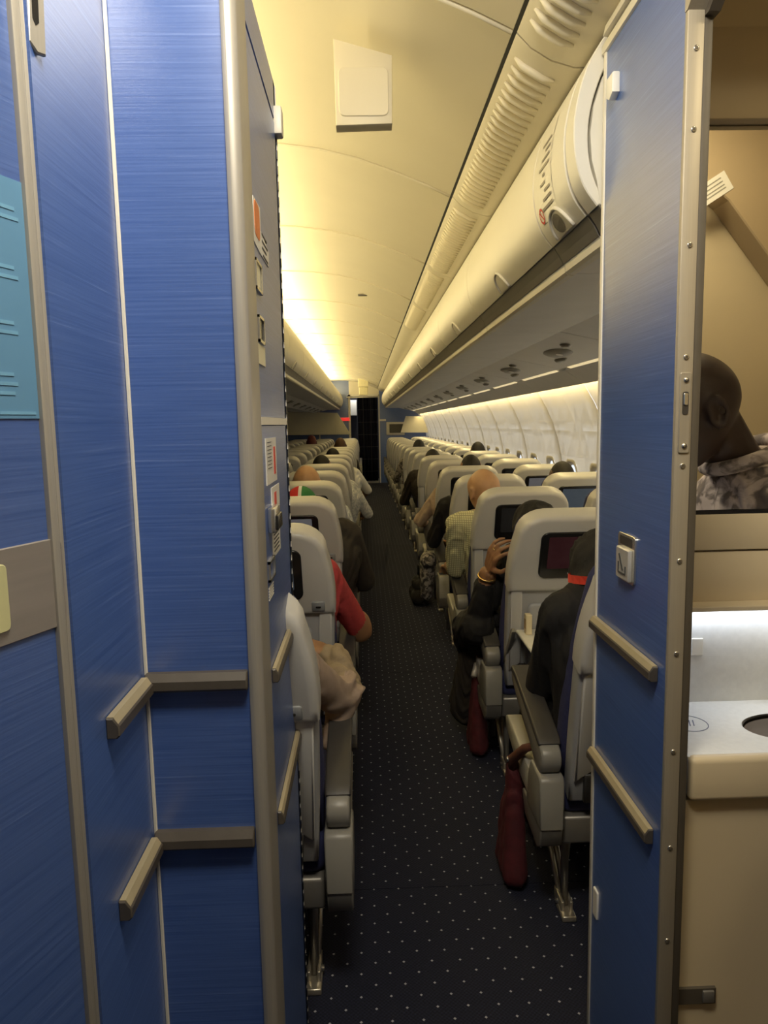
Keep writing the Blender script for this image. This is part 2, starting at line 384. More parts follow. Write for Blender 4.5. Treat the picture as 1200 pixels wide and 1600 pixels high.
# corner post: rounded extruded profile
pp = [(-.1685, FY0-.004), (-.164, FY0-.007)]
for i in range(7):
    a = math.radians(-90+90*i/6); pp.append((WX-.010+.013*math.cos(a), FY0+.006+.013*math.sin(a)))
pp += [(WX+.003, 1.050), (WX, 1.062), (WX-.012, 1.062), (WX-.012, FY0+.02), (-.1685, FY0+.02)]
to('corner_post', b_prism(pp, FZ, 0, ZT+.001), TRIM, wl, ang=35)
zseam = 1.408
def side_door(name, z0, z1):
    return to(name, b_prism(rr(YL-.012-1.066, z1-z0, .004, 2, (1.066+YL-.012)/2, (z0+z1)/2), FX, WX-.014, WX, .0015, 1), BLUE, wl, ang=40)
up = side_door('upper_locker_door', zseam+.006, 1.955); lo = side_door('lower_locker_door', .03, zseam-.006)
to('upper_fascia', b_box(WX-.014, WX, 1.066, YL-.012, 1.962, ZT), BLUE, wl)
to('divider_trim', b_box(WX-.014, WX+.0015, 1.066, YL-.006, zseam-.006, zseam+.006), LIGHTTRIM, wl)
to('edge_trim', b_box(WX-.014, WX+.001, YL-.005, YL, 0, ZT), LIGHTTRIM, wl)
bm = bmesh.new(); z = .05
parts = []
while z < 1.95:
    parts.append(b_box(WX-.004, WX+.0016, YL-.0115, YL-.0052, z, z+.016)); z += .028
to('piano_hinge', b_join(*parts), BLACKP, wl)
to('door_bumper', b_box(WX-.004, WX+.014, YL-.035, YL-.004, 1.935, 1.985, .004), LIGHTTRIM, wl, ang=40)
def on_left(px, py): p = onx(px, py, WX); return (p.y, p.z)
def quad_left(name, pix, m, parent, t=.0012):
    return to(name, b_prism([on_left(*p) for p in pix], FX, WX-.002, WX+t), m, parent)
PAPER = mat('placard_paper', (.72, .70, .64), .5, noise=.02)
YPAPER = mat('placard_cream', (.80, .74, .50), .5, noise=.02)
def bars(name, pts_fn, rows, m, parent):
    """rows of short flat strokes; pts_fn maps (s,t) in 0..1 to two 3d points"""
    bms = []
    for (s0, s1, t0, t1) in rows: bms.append(pts_fn(s0, s1, t0, t1))
    return to(name, b_join(*bms), m, parent)
def plane_bars_x(y0, y1, z0, z1, x0, x1):
    def f(s0, s1, t0, t1): return b_box(x0, x1, y0+(y1-y0)*s0, y0+(y1-y0)*s1, z0+(z1-z0)*t0, z0+(z1-z0)*t1)
    return f
# placards and latches of the upper door
q = quad_left('warning_placard', [(394, 372), (394, 305), (405, 325), (406, 360), (419, 395), (419, 418), (405, 395)], PAPER, up)
y0, z0 = on_left(397, 365); y1, z1 = on_left(403, 325)
to('red_symbol', b_prism(rr(abs(y1-y0), abs(z1-z0), .012, 4, (y0+y1)/2, (z0+z1)/2), FX, WX, WX+.0018), mat('orange_print', (.72, .22, .06), .6), up)
ya, za = on_left(408, 408); yb, zb = on_left(417, 375)
bars('print', plane_bars_x(ya, yb, min(za, zb), max(za, zb), WX, WX+.0018), [(.1, .8, .8, .86), (.1, .9, .6, .66), (.1, .7, .4, .46), (.2, .9, .2, .26)], INK, up)
def left_rect(px0, py0, px1, py1):
    a = on_left(px0, (py0+py1)/2); b = on_left(px1, (py0+py1)/2); mx = (px0+px1)/2
    t = on_left(mx, py0)[1]; u_ = on_left(mx, py1)[1]
    return a[0], b[0], u_, t
def left_frame(name, r, m, parent, t=.004, wd=.004):
    y0, y1, z0, z1 = r
    return to(name, b_join(b_box(WX, WX+t, y0, y0+wd, z0, z1), b_box(WX, WX+t, y1-wd, y1, z0, z1), b_box(WX, WX+t, y0, y1, z0, z0+wd), b_box(WX, WX+t, y0, y1, z1-wd, z1)), m, parent)
left_frame('latch_frame', left_rect(397, 410, 406, 455), CHROME, up)
r_ = left_rect(398.5, 413, 404.5, 450); to('latch_paddle', b_box(WX-.002, WX+.002, r_[0], r_[1], r_[2], r_[3]), YPAPER, up)
r_ = left_rect(402, 496, 410, 536); left_frame('latch_frame', r_, CHROME, up); to('latch_recess', b_box(WX-.002, WX+.0015, r_[0]+.004, r_[1]-.004, r_[2]+.004, r_[3]-.004), BLACKP, up)
r_ = left_rect(402, 540, 413, 570); to('label_plate', b_box(WX, WX+.0015, *r_), YPAPER, up)
# lower door
r_ = left_rect(415, 684, 431, 755); s1 = to('instruction_placard', b_box(WX, WX+.0012, *r_), PAPER, lo)
to('red_stripe', b_box(WX, WX+.0018, r_[0]+(r_[1]-r_[0])*.70, r_[0]+(r_[1]-r_[0])*.86, r_[2]+.012, r_[3]-.015), REDINK, lo)
bars('print', plane_bars_x(r_[0], r_[1], r_[2], r_[3], WX, WX+.0017), [(.12, .5, .9-.08*i, .915-.08*i) for i in range(8)], INK, lo)
r_ = left_rect(424, 758, 436, 810); to('instruction_placard', b_box(WX, WX+.0012, *r_), PAPER, lo)
to('red_stripe', b_box(WX, WX+.0018, r_[0]+(r_[1]-r_[0])*.30, r_[0]+(r_[1]-r_[0])*.55, r_[2]+.008, r_[3]-.010), REDINK, lo)
r_ = left_rect(425, 812, 437, 866); to('notice_label', b_box(WX, WX+.0012, *r_), WHITE, lo)
bars('print', plane_bars_x(r_[0], r_[1], r_[2], r_[3], WX, WX+.0018), [(.15, .8, .86-.12*i, .90-.12*i) for i in range(7)], INK, lo)
r_ = left_rect(418, 790, 427, 830); hd = to('door_latch', b_box(WX, WX+.012, r_[0], r_[1], r_[2], r_[3], .003), CHROME, lo, ang=40)
to('latch_lever', b_box(WX+.010, WX+.016, r_[0]+.006, r_[1]-.006, r_[2]+.004, r_[3]-.012, .002), BLACKP, lo, ang=40)
left_frame('latch_frame', left_rect(418.5, 872, 427, 905), CHROME, lo)
r_ = left_rect(419, 912, 428, 935); bars('print', plane_bars_x(r_[0], r_[1], r_[2], r_[3], WX, WX+.0012), [(.1, .9, .85-.2*i, .93-.2*i) for i in range(5)], LIGHTTRIM, lo)
# bumper rails: rubber strip with bevelled top
def rail_x(x, sgn, y0, y1, z, parent, h=.024, t=.016):
    prof = [(0, -h/2), (t*.75, -h/2), (t, -h/2+.004), (t, h/2-.010), (t*.55, h/2), (0, h/2)]
    r = to('bumper_rail', b_prism(prof, lambda u, v, n: (x+sgn*u, n, z+v), y0, y1, .0015, 1), RAIL, parent, ang=30)
    to('rail_top_lit', b_prism([(.001, h/2+.0012), (t*.55, h/2+.0012), (t-.001, h/2-.0088), (t-.001, h/2-.011), (0.001, h/2-.004)], lambda u, v, n: (x+sgn*u, n, z+v), y0+.002, y1-.002), RAILT, r)  # light on the rail's upper face painted as a paler strip
    return r
def rail_y(y, x0, x1, z, parent, h=.026, t=.016):
    prof = [(0, -h/2), (t*.75, -h/2), (t, -h/2+.004), (t, h/2-.010), (t*.55, h/2), (0, h/2)]
    return to('bumper_rail', b_prism(prof, lambda u, v, n: (n, y-u, z+v), x0, x1, .0015, 1), RAIL, parent, ang=30)
for z in (1.048, .813):
    rail_y(FY0, CX+.002, WX-.018, z, wl)
    rail_x(CX, 1, FY0-.155, FY0-.017, z-.002, wl, .026)
for z in (1.012, .775): rail_x(WX, 1, 1.075, YL-.002, z, wl, .022, .012)
# ================================================================== FAR LEFT DOOR (ajar)
DA = math.radians(21)
dp = Vector((-.324, .735, 0)); du = Vector((-math.sin(DA), -math.cos(DA), 0)); dn = Vector((math.cos(DA), -math.sin(DA), 0))
dr = empty('door_1'); tag(dr, 'blue lavatory door standing ajar with steel lock plate', 'door', kind='structure')
FD = lambda u, v, n: tuple(dp+du*u+dn*n+Vector((0, 0, v)))
def on_door(px, py):
    p = onplane(px, py, dp, dn); return ((p-dp).dot(du), p.z)
to('door_leaf', b_prism([(.004, .01), (.62, .01), (.62, 2.03), (.004, 2.03)], FD, -.024, 0), BLUE, dr)
# double bead edge profile
to('edge_profile', b_join(b_prism([(-.016, .01), (-.007, .01), (-.007, 2.03), (-.016, 2.03)], FD, -.026, .003, .0025, 2), b_prism([(-.005, .01), (.006, .01), (.006, 2.03), (-.005, 2.03)], FD, -.026, .006, .0025, 2), b_prism([(-.008, .01), (-.004, .01), (-.004, 2.03), (-.008, 2.03)], FD, -.026, .0)), TRIM, dr, ang=40)
kp = [on_door(35, -60), on_door(60, -60), on_door(66, 90), on_door(52, 85), on_door(38, 65)]
lp = to('latch_plate', b_prism(kp, FD, 0, .006, .0015, 1), TRIM, dr, ang=40)
kp = [on_door(40, -30), on_door(50, -30), on_door(53, 38), on_door(48, 42), on_door(43, 30)]
to('latch_slot', b_prism(kp, FD, .003, .0065), BLACKP, lp)
a = on_door(93, 838); b = on_door(98, 975); c0 = on_door(0, 940)
pw = c0[0]-a[0]+.05
plate_c = ((a[0]+a[0]+pw)/2, (on_door(95, 838)[1]+on_door(97, 976)[1])/2); ph = on_door(95, 838)[1]-on_door(97, 976)[1]
pl = to('lock_plate', b_prism(rr(pw, ph, .010, 4, *plate_c), FD, 0, .003, .001, 1), STEEL, dr, ang=40)
e = on_door(8, 940)
to('lock_indicator', b_prism(rr(.05, ph*.70, .006, 3, e[0]+.025, plate_c[1]), FD, .003, .006, .001, 1), mat('indicator_yellow', (.62, .60, .32), .4), pl, ang=40)
A = on_door(35, 287); B = on_door(58, 654); px_u = (A[0]+B[0])/2
POST = mat('poster_blue', (.12, .28, .46), .45, noise=.05, nscale=4)
po = to('poster', b_prism([(px_u, B[1]), (px_u+.20, B[1]), (px_u+.20, A[1]), (px_u, A[1])], FD, 0, .0012), POST, dr)
for (py, n_) in ((330, 2), (422, 2), (508, 2), (588, 3)):
    e = on_door(20, py)
    for i in range(n_):
        to('poster_text', b_prism([(e[0]-.004*(i % 2), e[1]-i*.009), (e[0]+.06, e[1]-i*.009), (e[0]+.06, e[1]-i*.009+.0035), (e[0]-.004*(i % 2), e[1]-i*.009+.0035)], FD, .001, .0018), mat('poster_print', (.17, .38, .57), .5), po)
e = on_door(57, 648); to('poster_text', b_prism([(e[0]+.002, e[1]), (e[0]+.045, e[1]), (e[0]+.045, e[1]+.003), (e[0]+.002, e[1]+.003)], FD, .001, .0018), MATS['poster_print'], po)
# ================================================================== RIGHT LAVATORY PARTITION
RX = .473; RY0, RY1 = 1.075, 1.43; RZ = 2.085
wr = empty('wall_right'); tag(wr, 'blue lavatory partition with metal door jamb beside the aisle', 'wall', kind='structure')
to('partition_panel', b_box(RX, RX+.03, RY0, RY1-.006, 0, RZ), BLUE, wr)
to('edge_trim', b_box(RX-.003, RX+.034, RY1-.014, RY1, 0, RZ+.004, .003), LIGHTTRIM, wr, ang=40)
to('top_trim', b_box(RX-.006, RX+.034, .55, RY1+.004, RZ, RZ+.018, .004), LIGHTTRIM, wr, ang=40)
to('top_moulding', b_prism([(RX-.012, RZ+.022), (RX+.02, RZ+.018), (RX+.05, RZ+.05), (RX+.02, RZ+.06), (RX-.008, RZ+.04)], FY, .55, RY1-.02, .003, 2), LIGHTTRIM, wr, ang=40)
jb = to('door_jamb', b_box(RX-.002, RX+.023, RY0-.006, RY0+.004, 0, 1.985, .002), JAMB, wr, ang=40)
to('door_seal', b_box(RX+.023, RX+.037, RY0-.003, RY0+.03, 0, 1.985, .003), DTRIM, wr, ang=40)
jm = None
for py in (75, 202, 383, 558, 728, 877, 1022, 1175, 1325, 1470):
    p = ony(1078-(py-75)*.030, py, RY0-.006)
    if jm is None:
        bm = b_tube([(0, .002, 0), (0, -.0012, 0), (0, -.0015, 0)], [.0042, .0042, .003], 10); s = to('screw', bm, CHROME, jb, True); jm = s.data
    else: s = mkobj('screw', jm, None, jb)
    s.location = (RX+.0112, RY0-.006, p.z)
    sl = to('screw_slot', b_box(-.0022, .0022, -.0019, -.001, -.0022, .0022), DTRIM, s)
zt, zb = ony(1065, 582, RY0-.006).z, ony(1062, 708, RY0-.006).z
sp = to('strike_plate', b_prism(rr(.017, zt-zb, .003, 3, RX+.0112, (zt+zb)/2), FY, RY0-.0085, RY0-.005, .0008, 1), JAMB, wr, ang=40)
to('strike_slot', b_prism(rr(.009, .034, .003, 3, RX+.0112, ony(1064, 630, RY0-.006).z), FY, RY0-.0095, RY0-.007), mat('slot_dark', (.05, .045, .04), .4), sp)
to('latch_bolt', b_prism(rr(.007, .018, .002, 3, RX+.0112, ony(1064, 624, RY0-.006).z), FY, RY0-.0115, RY0-.007, .001, 1), CHROME, sp, ang=40)
for zz in (zt-.011, zb+.011): to('plate_screw', b_tube([(RX+.0112, RY0-.007, zz), (RX+.0112, RY0-.0102, zz)], .004, 10), CHROME, sp, True)
# header with chamfered corner above the opening
to('over_door_panel', b_prism([(RY0, 1.985), (RY0-.02, 1.985), (.985, 2.045), (.46, 2.045), (.46, RZ), (RY0, RZ)], FX, RX, RX+.03), BLUE, wr)
to('header_jamb', b_prism([(RY0+.002, 1.972), (RY0-.006, 1.972), (.990, 2.032), (.46, 2.032), (.46, 2.047), (.988, 2.047), (RY0+.002, 1.99)], FX, RX-.003, RX+.023), JAMB, wr)
to('header_seal', b_prism([(RY0+.02, 1.965), (RY0-.016, 1.965), (.978, 2.024), (.46, 2.024), (.46, 2.05), (.99, 2.05), (RY0+.02, 1.99)], FX, RX+.023, RX+.040), DTRIM, wr)
# small fittings on the partition
def on_right(px, py): p = onx(px, py, RX); return (p.y, p.z)
y_, z_ = on_right(963, 137)
to('coat_hook', b_prism([(y_-.018, z_+.020), (y_+.018, z_+.020), (y_+.018, z_-.012), (y_, z_-.022), (y_-.018, z_-.014)], FX, RX-.014, RX+.001, .003, 2), WHITE, wr, ang=40)
for z in (.984, .700): rail_x(RX, -1, 1.108, RY1-.008, z, wr, .026, .016)
y_, z_ = on_right(981, 872)
ash = to('ashtray', b_prism(rr(.082, .088, .008, 3, y_, z_), FX, RX-.004, RX+.001, .001, 1), CHROME, wr, ang=40)
to('ashtray_lid', b_prism(rr(.062, .058, .003, 2, y_, z_-.010), FX, RX-.011, RX-.003, .002, 1), mat('ashtray_grey', (.62, .60, .56), .35, .4), ash, ang=40)
to('ashtray_pull', b_prism(rr(.060, .016, .003, 2, y_, z_+.031), FX, RX-.0045, RX-.0035), mat('slot_dark', (.05, .045, .04), .4), ash)
pr = [b_box(RX-.0125, RX-.0108, y_-.018, y_+.016, z_-.028, z_-.0255), b_box(RX-.0125, RX-.0108, y_-.020, y_-.0175, z_-.028, z_-.012), b_box(RX-.0125, RX-.0108, y_+.0145, y_+.017, z_-.028, z_-.008)]
pr.append(b_prism([(y_-.008, z_-.020), (y_-.004, z_-.022), (y_+.014, z_+.006), (y_+.010, z_+.008)], FX, RX-.0125, RX-.0108))
to('ashtray_symbol', b_join(*pr), INK, ash)
y_, z_ = on_right(933, 1413); to('kick_latch', b_prism(rr(.026, .062, .003, 2, y_+.004, z_), FX, RX-.004, RX+.001, .001, 1), WHITE, wr, ang=40)
# ================================================================== LAVATORY INSIDE
MY = 1.35
lv = empty('wall_lavatory'); tag(lv, 'cream lavatory compartment walls around the mirror and basin', 'wall', kind='structure')
to('forward_wall', b_box(RX+.03, 1.50, MY, MY+.05, 0, 2.40), LAVC, lv)
to('rear_wall', b_box(RX+.03, 1.50, .15, .19, 0, 2.40), LAVC, lv)
to('outer_wall', b_box(1.50, 1.54, .15, 1.40, 0, 2.40), LAVC, lv)
to('lavatory_ceiling', b_box(RX+.03, 1.50, .19, MY, 2.36, 2.40), LAVC, lv)
to('aisle_wall', b_box(RX, RX+.03, .15, .46, 0, RZ), BLUE, lv)
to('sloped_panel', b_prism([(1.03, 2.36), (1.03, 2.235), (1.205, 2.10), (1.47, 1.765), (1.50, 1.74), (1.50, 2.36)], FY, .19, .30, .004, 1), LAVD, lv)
zA = ony(1150, 200, MY).z; zB = ony(1150, 795, MY).z; zS = ony(1150, 857, MY).z; zC = ony(1150, 941, MY).z
hc = to('upper_cabinet', b_box(RX+.05, 1.40, MY-.035, MY, zA+.002, ony(1150, 57, MY).z, .004), mat('lavatory_beige', (.50, .41, .27), .45, noise=.02), lv, ang=40)
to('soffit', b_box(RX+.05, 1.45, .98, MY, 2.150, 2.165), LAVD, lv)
gm = None
for i in range(14):
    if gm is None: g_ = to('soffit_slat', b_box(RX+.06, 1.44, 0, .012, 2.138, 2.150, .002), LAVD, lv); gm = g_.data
    else: g_ = mkobj('soffit_slat', gm, None, lv)
    g_.location = (0, 1.0+.022*i, 0)
to('light_ledge', b_box(RX+.05, 1.40, MY-.052, MY-.01, zC-.004, zC+.006, .002), LAVC, lv)
MIRM, nt, b_ = nodemat('mirror_silver'); b_.inputs['Base Color'].default_value = (.86, .85, .82, 1); b_.inputs['Metallic'].default_value = 1; b_.inputs['Roughness'].default_value = .012
mr = to('mirror', b_box(RX+.08, 1.36, MY-.008, MY, zB, zA), MIRM); tag(mr, 'large wall mirror above the lavatory basin', 'mirror')
to('mirror_trim', b_box(RX+.06, 1.38, MY-.012, MY, zB-.008, zB-.001), BLACKP, mr)
to('shelf_panel', b_box(RX+.05, 1.40, MY-.014, MY, zS, zB-.008, .003), LAVC, lv, ang=40)
to('lower_panel', b_box(RX+.05, 1.40, MY-.010, MY, zC, zS-.003, .003), LAVC, lv, ang=40)
bs = empty('washbasin', (.95, 1.23, 0)); tag(bs, 'white lavatory basin counter with steel bowl under the mirror', 'washbasin')
def rel(o): 
    L = o.location; return lambda u, v, n: (u-L.x, v-L.y, n-L.z)
WHT = mat('counter_white', (.72, .71, .66), .3, noise=.04, nscale=90)
zK = .845; yF = onz(1150, 1180, zK).y
def relbm(bm, o):
    for v in bm.verts: v.co -= o.location
    return bm
to('splashback', relbm(b_box(RX+.05, 1.40, MY-.025, MY-.001, zK-.02, zC, .008, 3), bs), WHT, bs, ang=40)
# counter with a real round opening
_e = onz(1163, 1138, zK); br = .10; bcx, bcy = _e.x+br, min(_e.y, MY-.10)
bm = bmesh.new(); N = 40
cor = [(RX+.05, yF), (1.40, yF), (1.40, MY-.02), (RX+.05, MY-.02)]
def rect_pt(a):
    dx, dy = math.cos(a), math.sin(a); t = 9
    for lim, d, c in ((cor[1][0], dx, bcx), (cor[0][0], dx, bcx), (cor[2][1], dy, bcy), (cor[0][1], dy, bcy)):
        if abs(d) > 1e-9:
            k = (lim-c)/d
            if k > 0: t = min(t, k)
    return (bcx+dx*t, bcy+dy*t)
angs = sorted([2*math.pi*i/N for i in range(N)]+[math.atan2(y-bcy, x-bcx) % (2*math.pi) for x, y in cor])
O1 = [bm.verts.new((*rect_pt(a), zK)) for a in angs]; I1 = [bm.verts.new((bcx+br*math.cos(a), bcy+br*.62*math.sin(a), zK)) for a in angs]
I2 = [bm.verts.new((bcx+br*.95*math.cos(a), bcy+br*.74*math.sin(a), zK-.010)) for a in angs]
O2 = [bm.verts.new((*rect_pt(a), zK-.065)) for a in angs]
K = len(angs)
for i in range(K):
    j = (i+1) % K
    bm.faces.new((O1[i], O1[j], I1[j], I1[i])); bm.faces.new((I1[i], I1[j], I2[j], I2[i])); bm.faces.new((O2[i], O2[j], O1[j], O1[i]))
bmesh.ops.recalc_face_normals(bm, faces=bm.faces[:])
to('countertop', relbm(bm, bs), WHT, bs)
bm = bmesh.new(); rings = []
for k, (rf, dz) in enumerate(((.955, -.008), (.93, -.03), (.80, -.075), (.5, -.10), (.12, -.106))):
    rings.append([bm.verts.new((bcx+br*rf*math.cos(2*math.pi*i/32), bcy+br*.62*rf*math.sin(2*math.pi*i/32), zK+dz)) for i in range(32)])
for A_, B_ in zip(rings, rings[1:]):
    for i in range(32): bm.faces.new((A_[i], A_[(i+1) % 32], B_[(i+1) % 32], B_[i]))
bm.faces.new(rings[-1])
to('bowl', relbm(bm, bs), STEEL, bs, True)
to('counter_edge', relbm(b_box(RX+.05, 1.40, yF-.012, yF+.01, zK-.075, zK+.002, .010, 4), bs), LAVC, bs, ang=40)
to('vanity_front', relbm(b_box(RX+.05, 1.40, yF+.004, yF+.022, 0, zK-.078), bs), LAVC, bs)
p_ = ony(1091, 1553, yF+.004)
to('recessed_pull', relbm(b_join(b_box(p_.x-.05, p_.x+.028, yF-.002, yF+.006, p_.z-.014, p_.z+.015)), bs), DTRIM, bs)
to('pull_lever', relbm(b_box(p_.x+.004, p_.x+.024, yF-.006, yF+.002, p_.z-.010, p_.z+.012, .002), bs), GREYMET, bs, ang=40)
to('faucet', relbm(b_join(b_tube([(bcx+.03, 1.318, zK), (bcx+.03, 1.318, zK+.10), (bcx+.03, 1.30, zK+.125), (bcx+.03, 1.255, zK+.125), (bcx+.03, 1.245, zK+.105)], .010, 12)), bs), CHROME, bs, True)
# printed ring and slashes on the counter flap
lc = onz(1074, 1130, zK)
ring = []
for i in range(36):
    a0, a1 = 2*math.pi*i/36, 2*math.pi*(i+1)/36
    ring.append(b_prism([(lc.x+.036*math.cos(a0), lc.y+.036*math.sin(a0)), (lc.x+.036*math.cos(a1), lc.y+.036*math.sin(a1)), (lc.x+.0345*math.cos(a1), lc.y+.0345*math.sin(a1)), (lc.x+.0345*math.cos(a0), lc.y+.0345*math.sin(a0))], FZ, zK, zK+.0006))
for s in (-.004, .003, .010): ring.append(b_prism([(lc.x+s-.004, lc.y-.012), (lc.x+s-.002, lc.y-.012), (lc.x+s+.006, lc.y+.012), (lc.x+s+.004, lc.y+.012)], FZ, zK, zK+.0006))
to('flap_symbol', relbm(b_join(*ring), bs), mat('grey_print', (.12, .13, .18), .6), bs)
p_ = ony(1090, 1010, MY-.026)
to('splash_button', relbm(b_box(p_.x-.012, p_.x+.01, MY-.028, MY-.024, p_.z-.018, p_.z+.016, .001), bs), LIGHTTRIM, bs)
# card on the lavatory rear wall, seen in the mirror
def virt(px, py, yreal): p = ony(px, py, 2*(MY-.008)-yreal); return (p.x, p.z)
cc = virt(1116, 295, .301)
ca = math.radians(32)
cd = to('notice_card', b_prism([(cc[0]+u*math.cos(ca)-v*math.sin(ca), cc[1]+u*math.sin(ca)+v*math.cos(ca)) for u, v in ((-.055, -.032), (.055, -.032), (.055, .032), (-.055, .032))], FY, .3005, .302), PAPER); tag(cd, 'white notice card stuck at a slant inside the lavatory', 'notice card')
lines = []
for r0 in (.016, .004, -.008, -.018):
    lines.append(b_prism([(cc[0]+u*math.cos(ca)-v*math.sin(ca), cc[1]+u*math.sin(ca)+v*math.cos(ca)) for u, v in ((-.04, r0), (.035, r0), (.035, r0+.004), (-.04, r0+.004))], FY, .3019, .3025))
to('card_print', b_join(*lines), mat('card_ink', (.25, .24, .2), .7), cd)
# ================================================================== OVERHEAD BINS
DP = [(.490, 2.141), (.468, 2.115), (.440, 2.065), (.423, 2.005), (.418, 1.95), (.424, 1.895), (.440, 1.85), (.466, 1.815)]
INN = [(.480, 1.822), (.462, 1.86), (.450, 1.90), (.446, 1.95), (.452, 2.0), (.468, 2.05), (.492, 2.10), (.505, 2.141)]
def smooth_curve(P, k=4):
    out = []
    for i in range(len(P)-1):
        p0, p1, p2, p3 = P[max(i-1, 0)], P[i], P[i+1], P[min(i+2, len(P)-1)]
        for j in range(k):
            t = j/k
            out.append(tuple(.5*(2*b+(c-a)*t+(2*a-5*b+4*c-d)*t*t+(3*b-a-3*c+d)*t**3) for a, b, c, d in zip(p0, p1, p2, p3)))
    return out+[P[-1]]
DP = smooth_curve(DP); INN = smooth_curve(INN)
BODY = [(.472, 1.818), (.487, 1.795), (.495, 1.775), (.503, 1.754), (.785, 1.748), (.80, 1.80), (1.15, 1.80), (1.20, 2.15), (.52, 2.14), (.497, 2.10), (.472, 2.05), (.456, 2.0), (.45, 1.95), (.454, 1.90), (.465, 1.86)]
LIP = [(.496, 1.775), (.4985, 1.757), (.505, 1.7505), (.520, 1.7495), (.520, 1.753), (.508, 1.756), (.503, 1.775)]
def mir(prof): return [(-.05-x, z-.003) for x, z in prof][::-1]
def make_bin(L, left):
    f = mir if left else (lambda p: p)
    root = empty('overhead_bin')
    to('door', b_prism(f(DP+INN), FY, .003, L-.003, .002, 1), BINW, root, ang=35)
    to('body', b_prism(f(BODY), FY, .002, L-.002), BINB if L > .1 else BINW, root, ang=35)
    to('shade_band', b_prism(f([(.469, 1.8155), (.4835, 1.7935), (.4930, 1.7755), (.499, 1.777), (.489, 1.797), (.476, 1.819)]), FY, .002, L-.002), mat('shade_band_grey', (.17, .16, .145), .45, noise=.03), root)  # dark strip paints in the shade between door edge and lip
    to('lip', b_prism(f(LIP), FY, .002, L-.002), BINW, root)
    if L < .1: return root, None
    # half-moon latch on the lower edge of the door: raised arch with a dark paddle
    def dprof(s):      # s metres up the door from its bottom edge
        P = [Vector((x, z)) for x, z in DP[::-1]]
        for a, b in zip(P, P[1:]):
            l = (b-a).length
            if s <= l: t = (b-a)/l; return a+t*s, t
            s -= l
        return P[-1], t
    sg = -1 if left else 1
    def pt(y, s, n):
        p, t = dprof(s); q = p+Vector((-t.y, t.x))*n
        x, z = q.x, q.y
        return ((-.05-x) if left else x, y, z-(.003 if left else 0))
    arch = [pt(L/2+.062*math.cos(a), .004+.058*math.sin(a), .003) for a in [math.pi*i/14 for i in range(15)]]
    lt = to('latch', b_tube(arch, .0045, 6), BINW, root, True)
    inner = [(L/2+.056*math.cos(math.pi*i/14), .004+.052*math.sin(math.pi*i/14)) for i in range(15)]
    bm = bmesh.new(); c = bm.verts.new(pt(L/2, .02, .0025)); vv = [bm.verts.new(pt(y, s, .0025)) for y, s in inner]
    for i in range(14): bm.faces.new((c, vv[i], vv[i+1]))
    bm.faces.new((c, vv[-1], vv[0]))
    to('latch_paddle', bm, BINW, lt)
    return root, pt
def make_psu(L, left):
    f = (lambda p: [(-.05-x, z-.003) for x, z in p][::-1]) if left else (lambda p: p)
    root = empty('service_panel')
    prof = [(.79, 1.750), (1.095, 1.684), (1.10, 1.70), (.80, 1.765)]
    to('panel', b_prism(f(prof), FY, .004, L-.004, .001, 1), PSUG, root)
    me = None
    for (u, yy, a, b, m) in ((.93, L*.5, .055, .17, ARMG), (.89, L*.5-.27, .022, .05, GREYMET), (1.0, L*.5+.2, .02, .10, ARMG)):
        def pl(x, y, d): z = 1.750-(x-.79)*.2164-d; return ((-.05-x) if left else x, y, z-(.003 if left else 0))
        bm = bmesh.new(); r1 = [bm.verts.new(pl(u+a*math.cos(2*math.pi*i/20), yy+b*math.sin(2*math.pi*i/20), .001)) for i in range(20)]
        r2 = [bm.verts.new(pl(u+a*.7*math.cos(2*math.pi*i/20), yy+b*.7*math.sin(2*math.pi*i/20), .010)) for i in range(20)]
        for i in range(20): bm.faces.new((r1[i], r1[(i+1) % 20], r2[(i+1) % 20], r2[i]))
        bm.faces.new(r2); bmesh.ops.recalc_face_normals(bm, faces=bm.faces[:])
        o = to('reading_light' if b > .15 else 'air_vent', bm, m, root, True)
        if b > .15:
            bm = bmesh.new(); r2 = [bm.verts.new(pl(u+.016*math.cos(2*math.pi*i/12), yy-.03+.03*math.sin(2*math.pi*i/12), .0125)) for i in range(12)]; bm.faces.new(r2)
            to('lens', bm, WHITE, o)
    return root
bins_R = [(1.436, .064), (1.507, .263)] + [(1.77+1.1*k, 1.1) for k in range(13)]
protoR = None
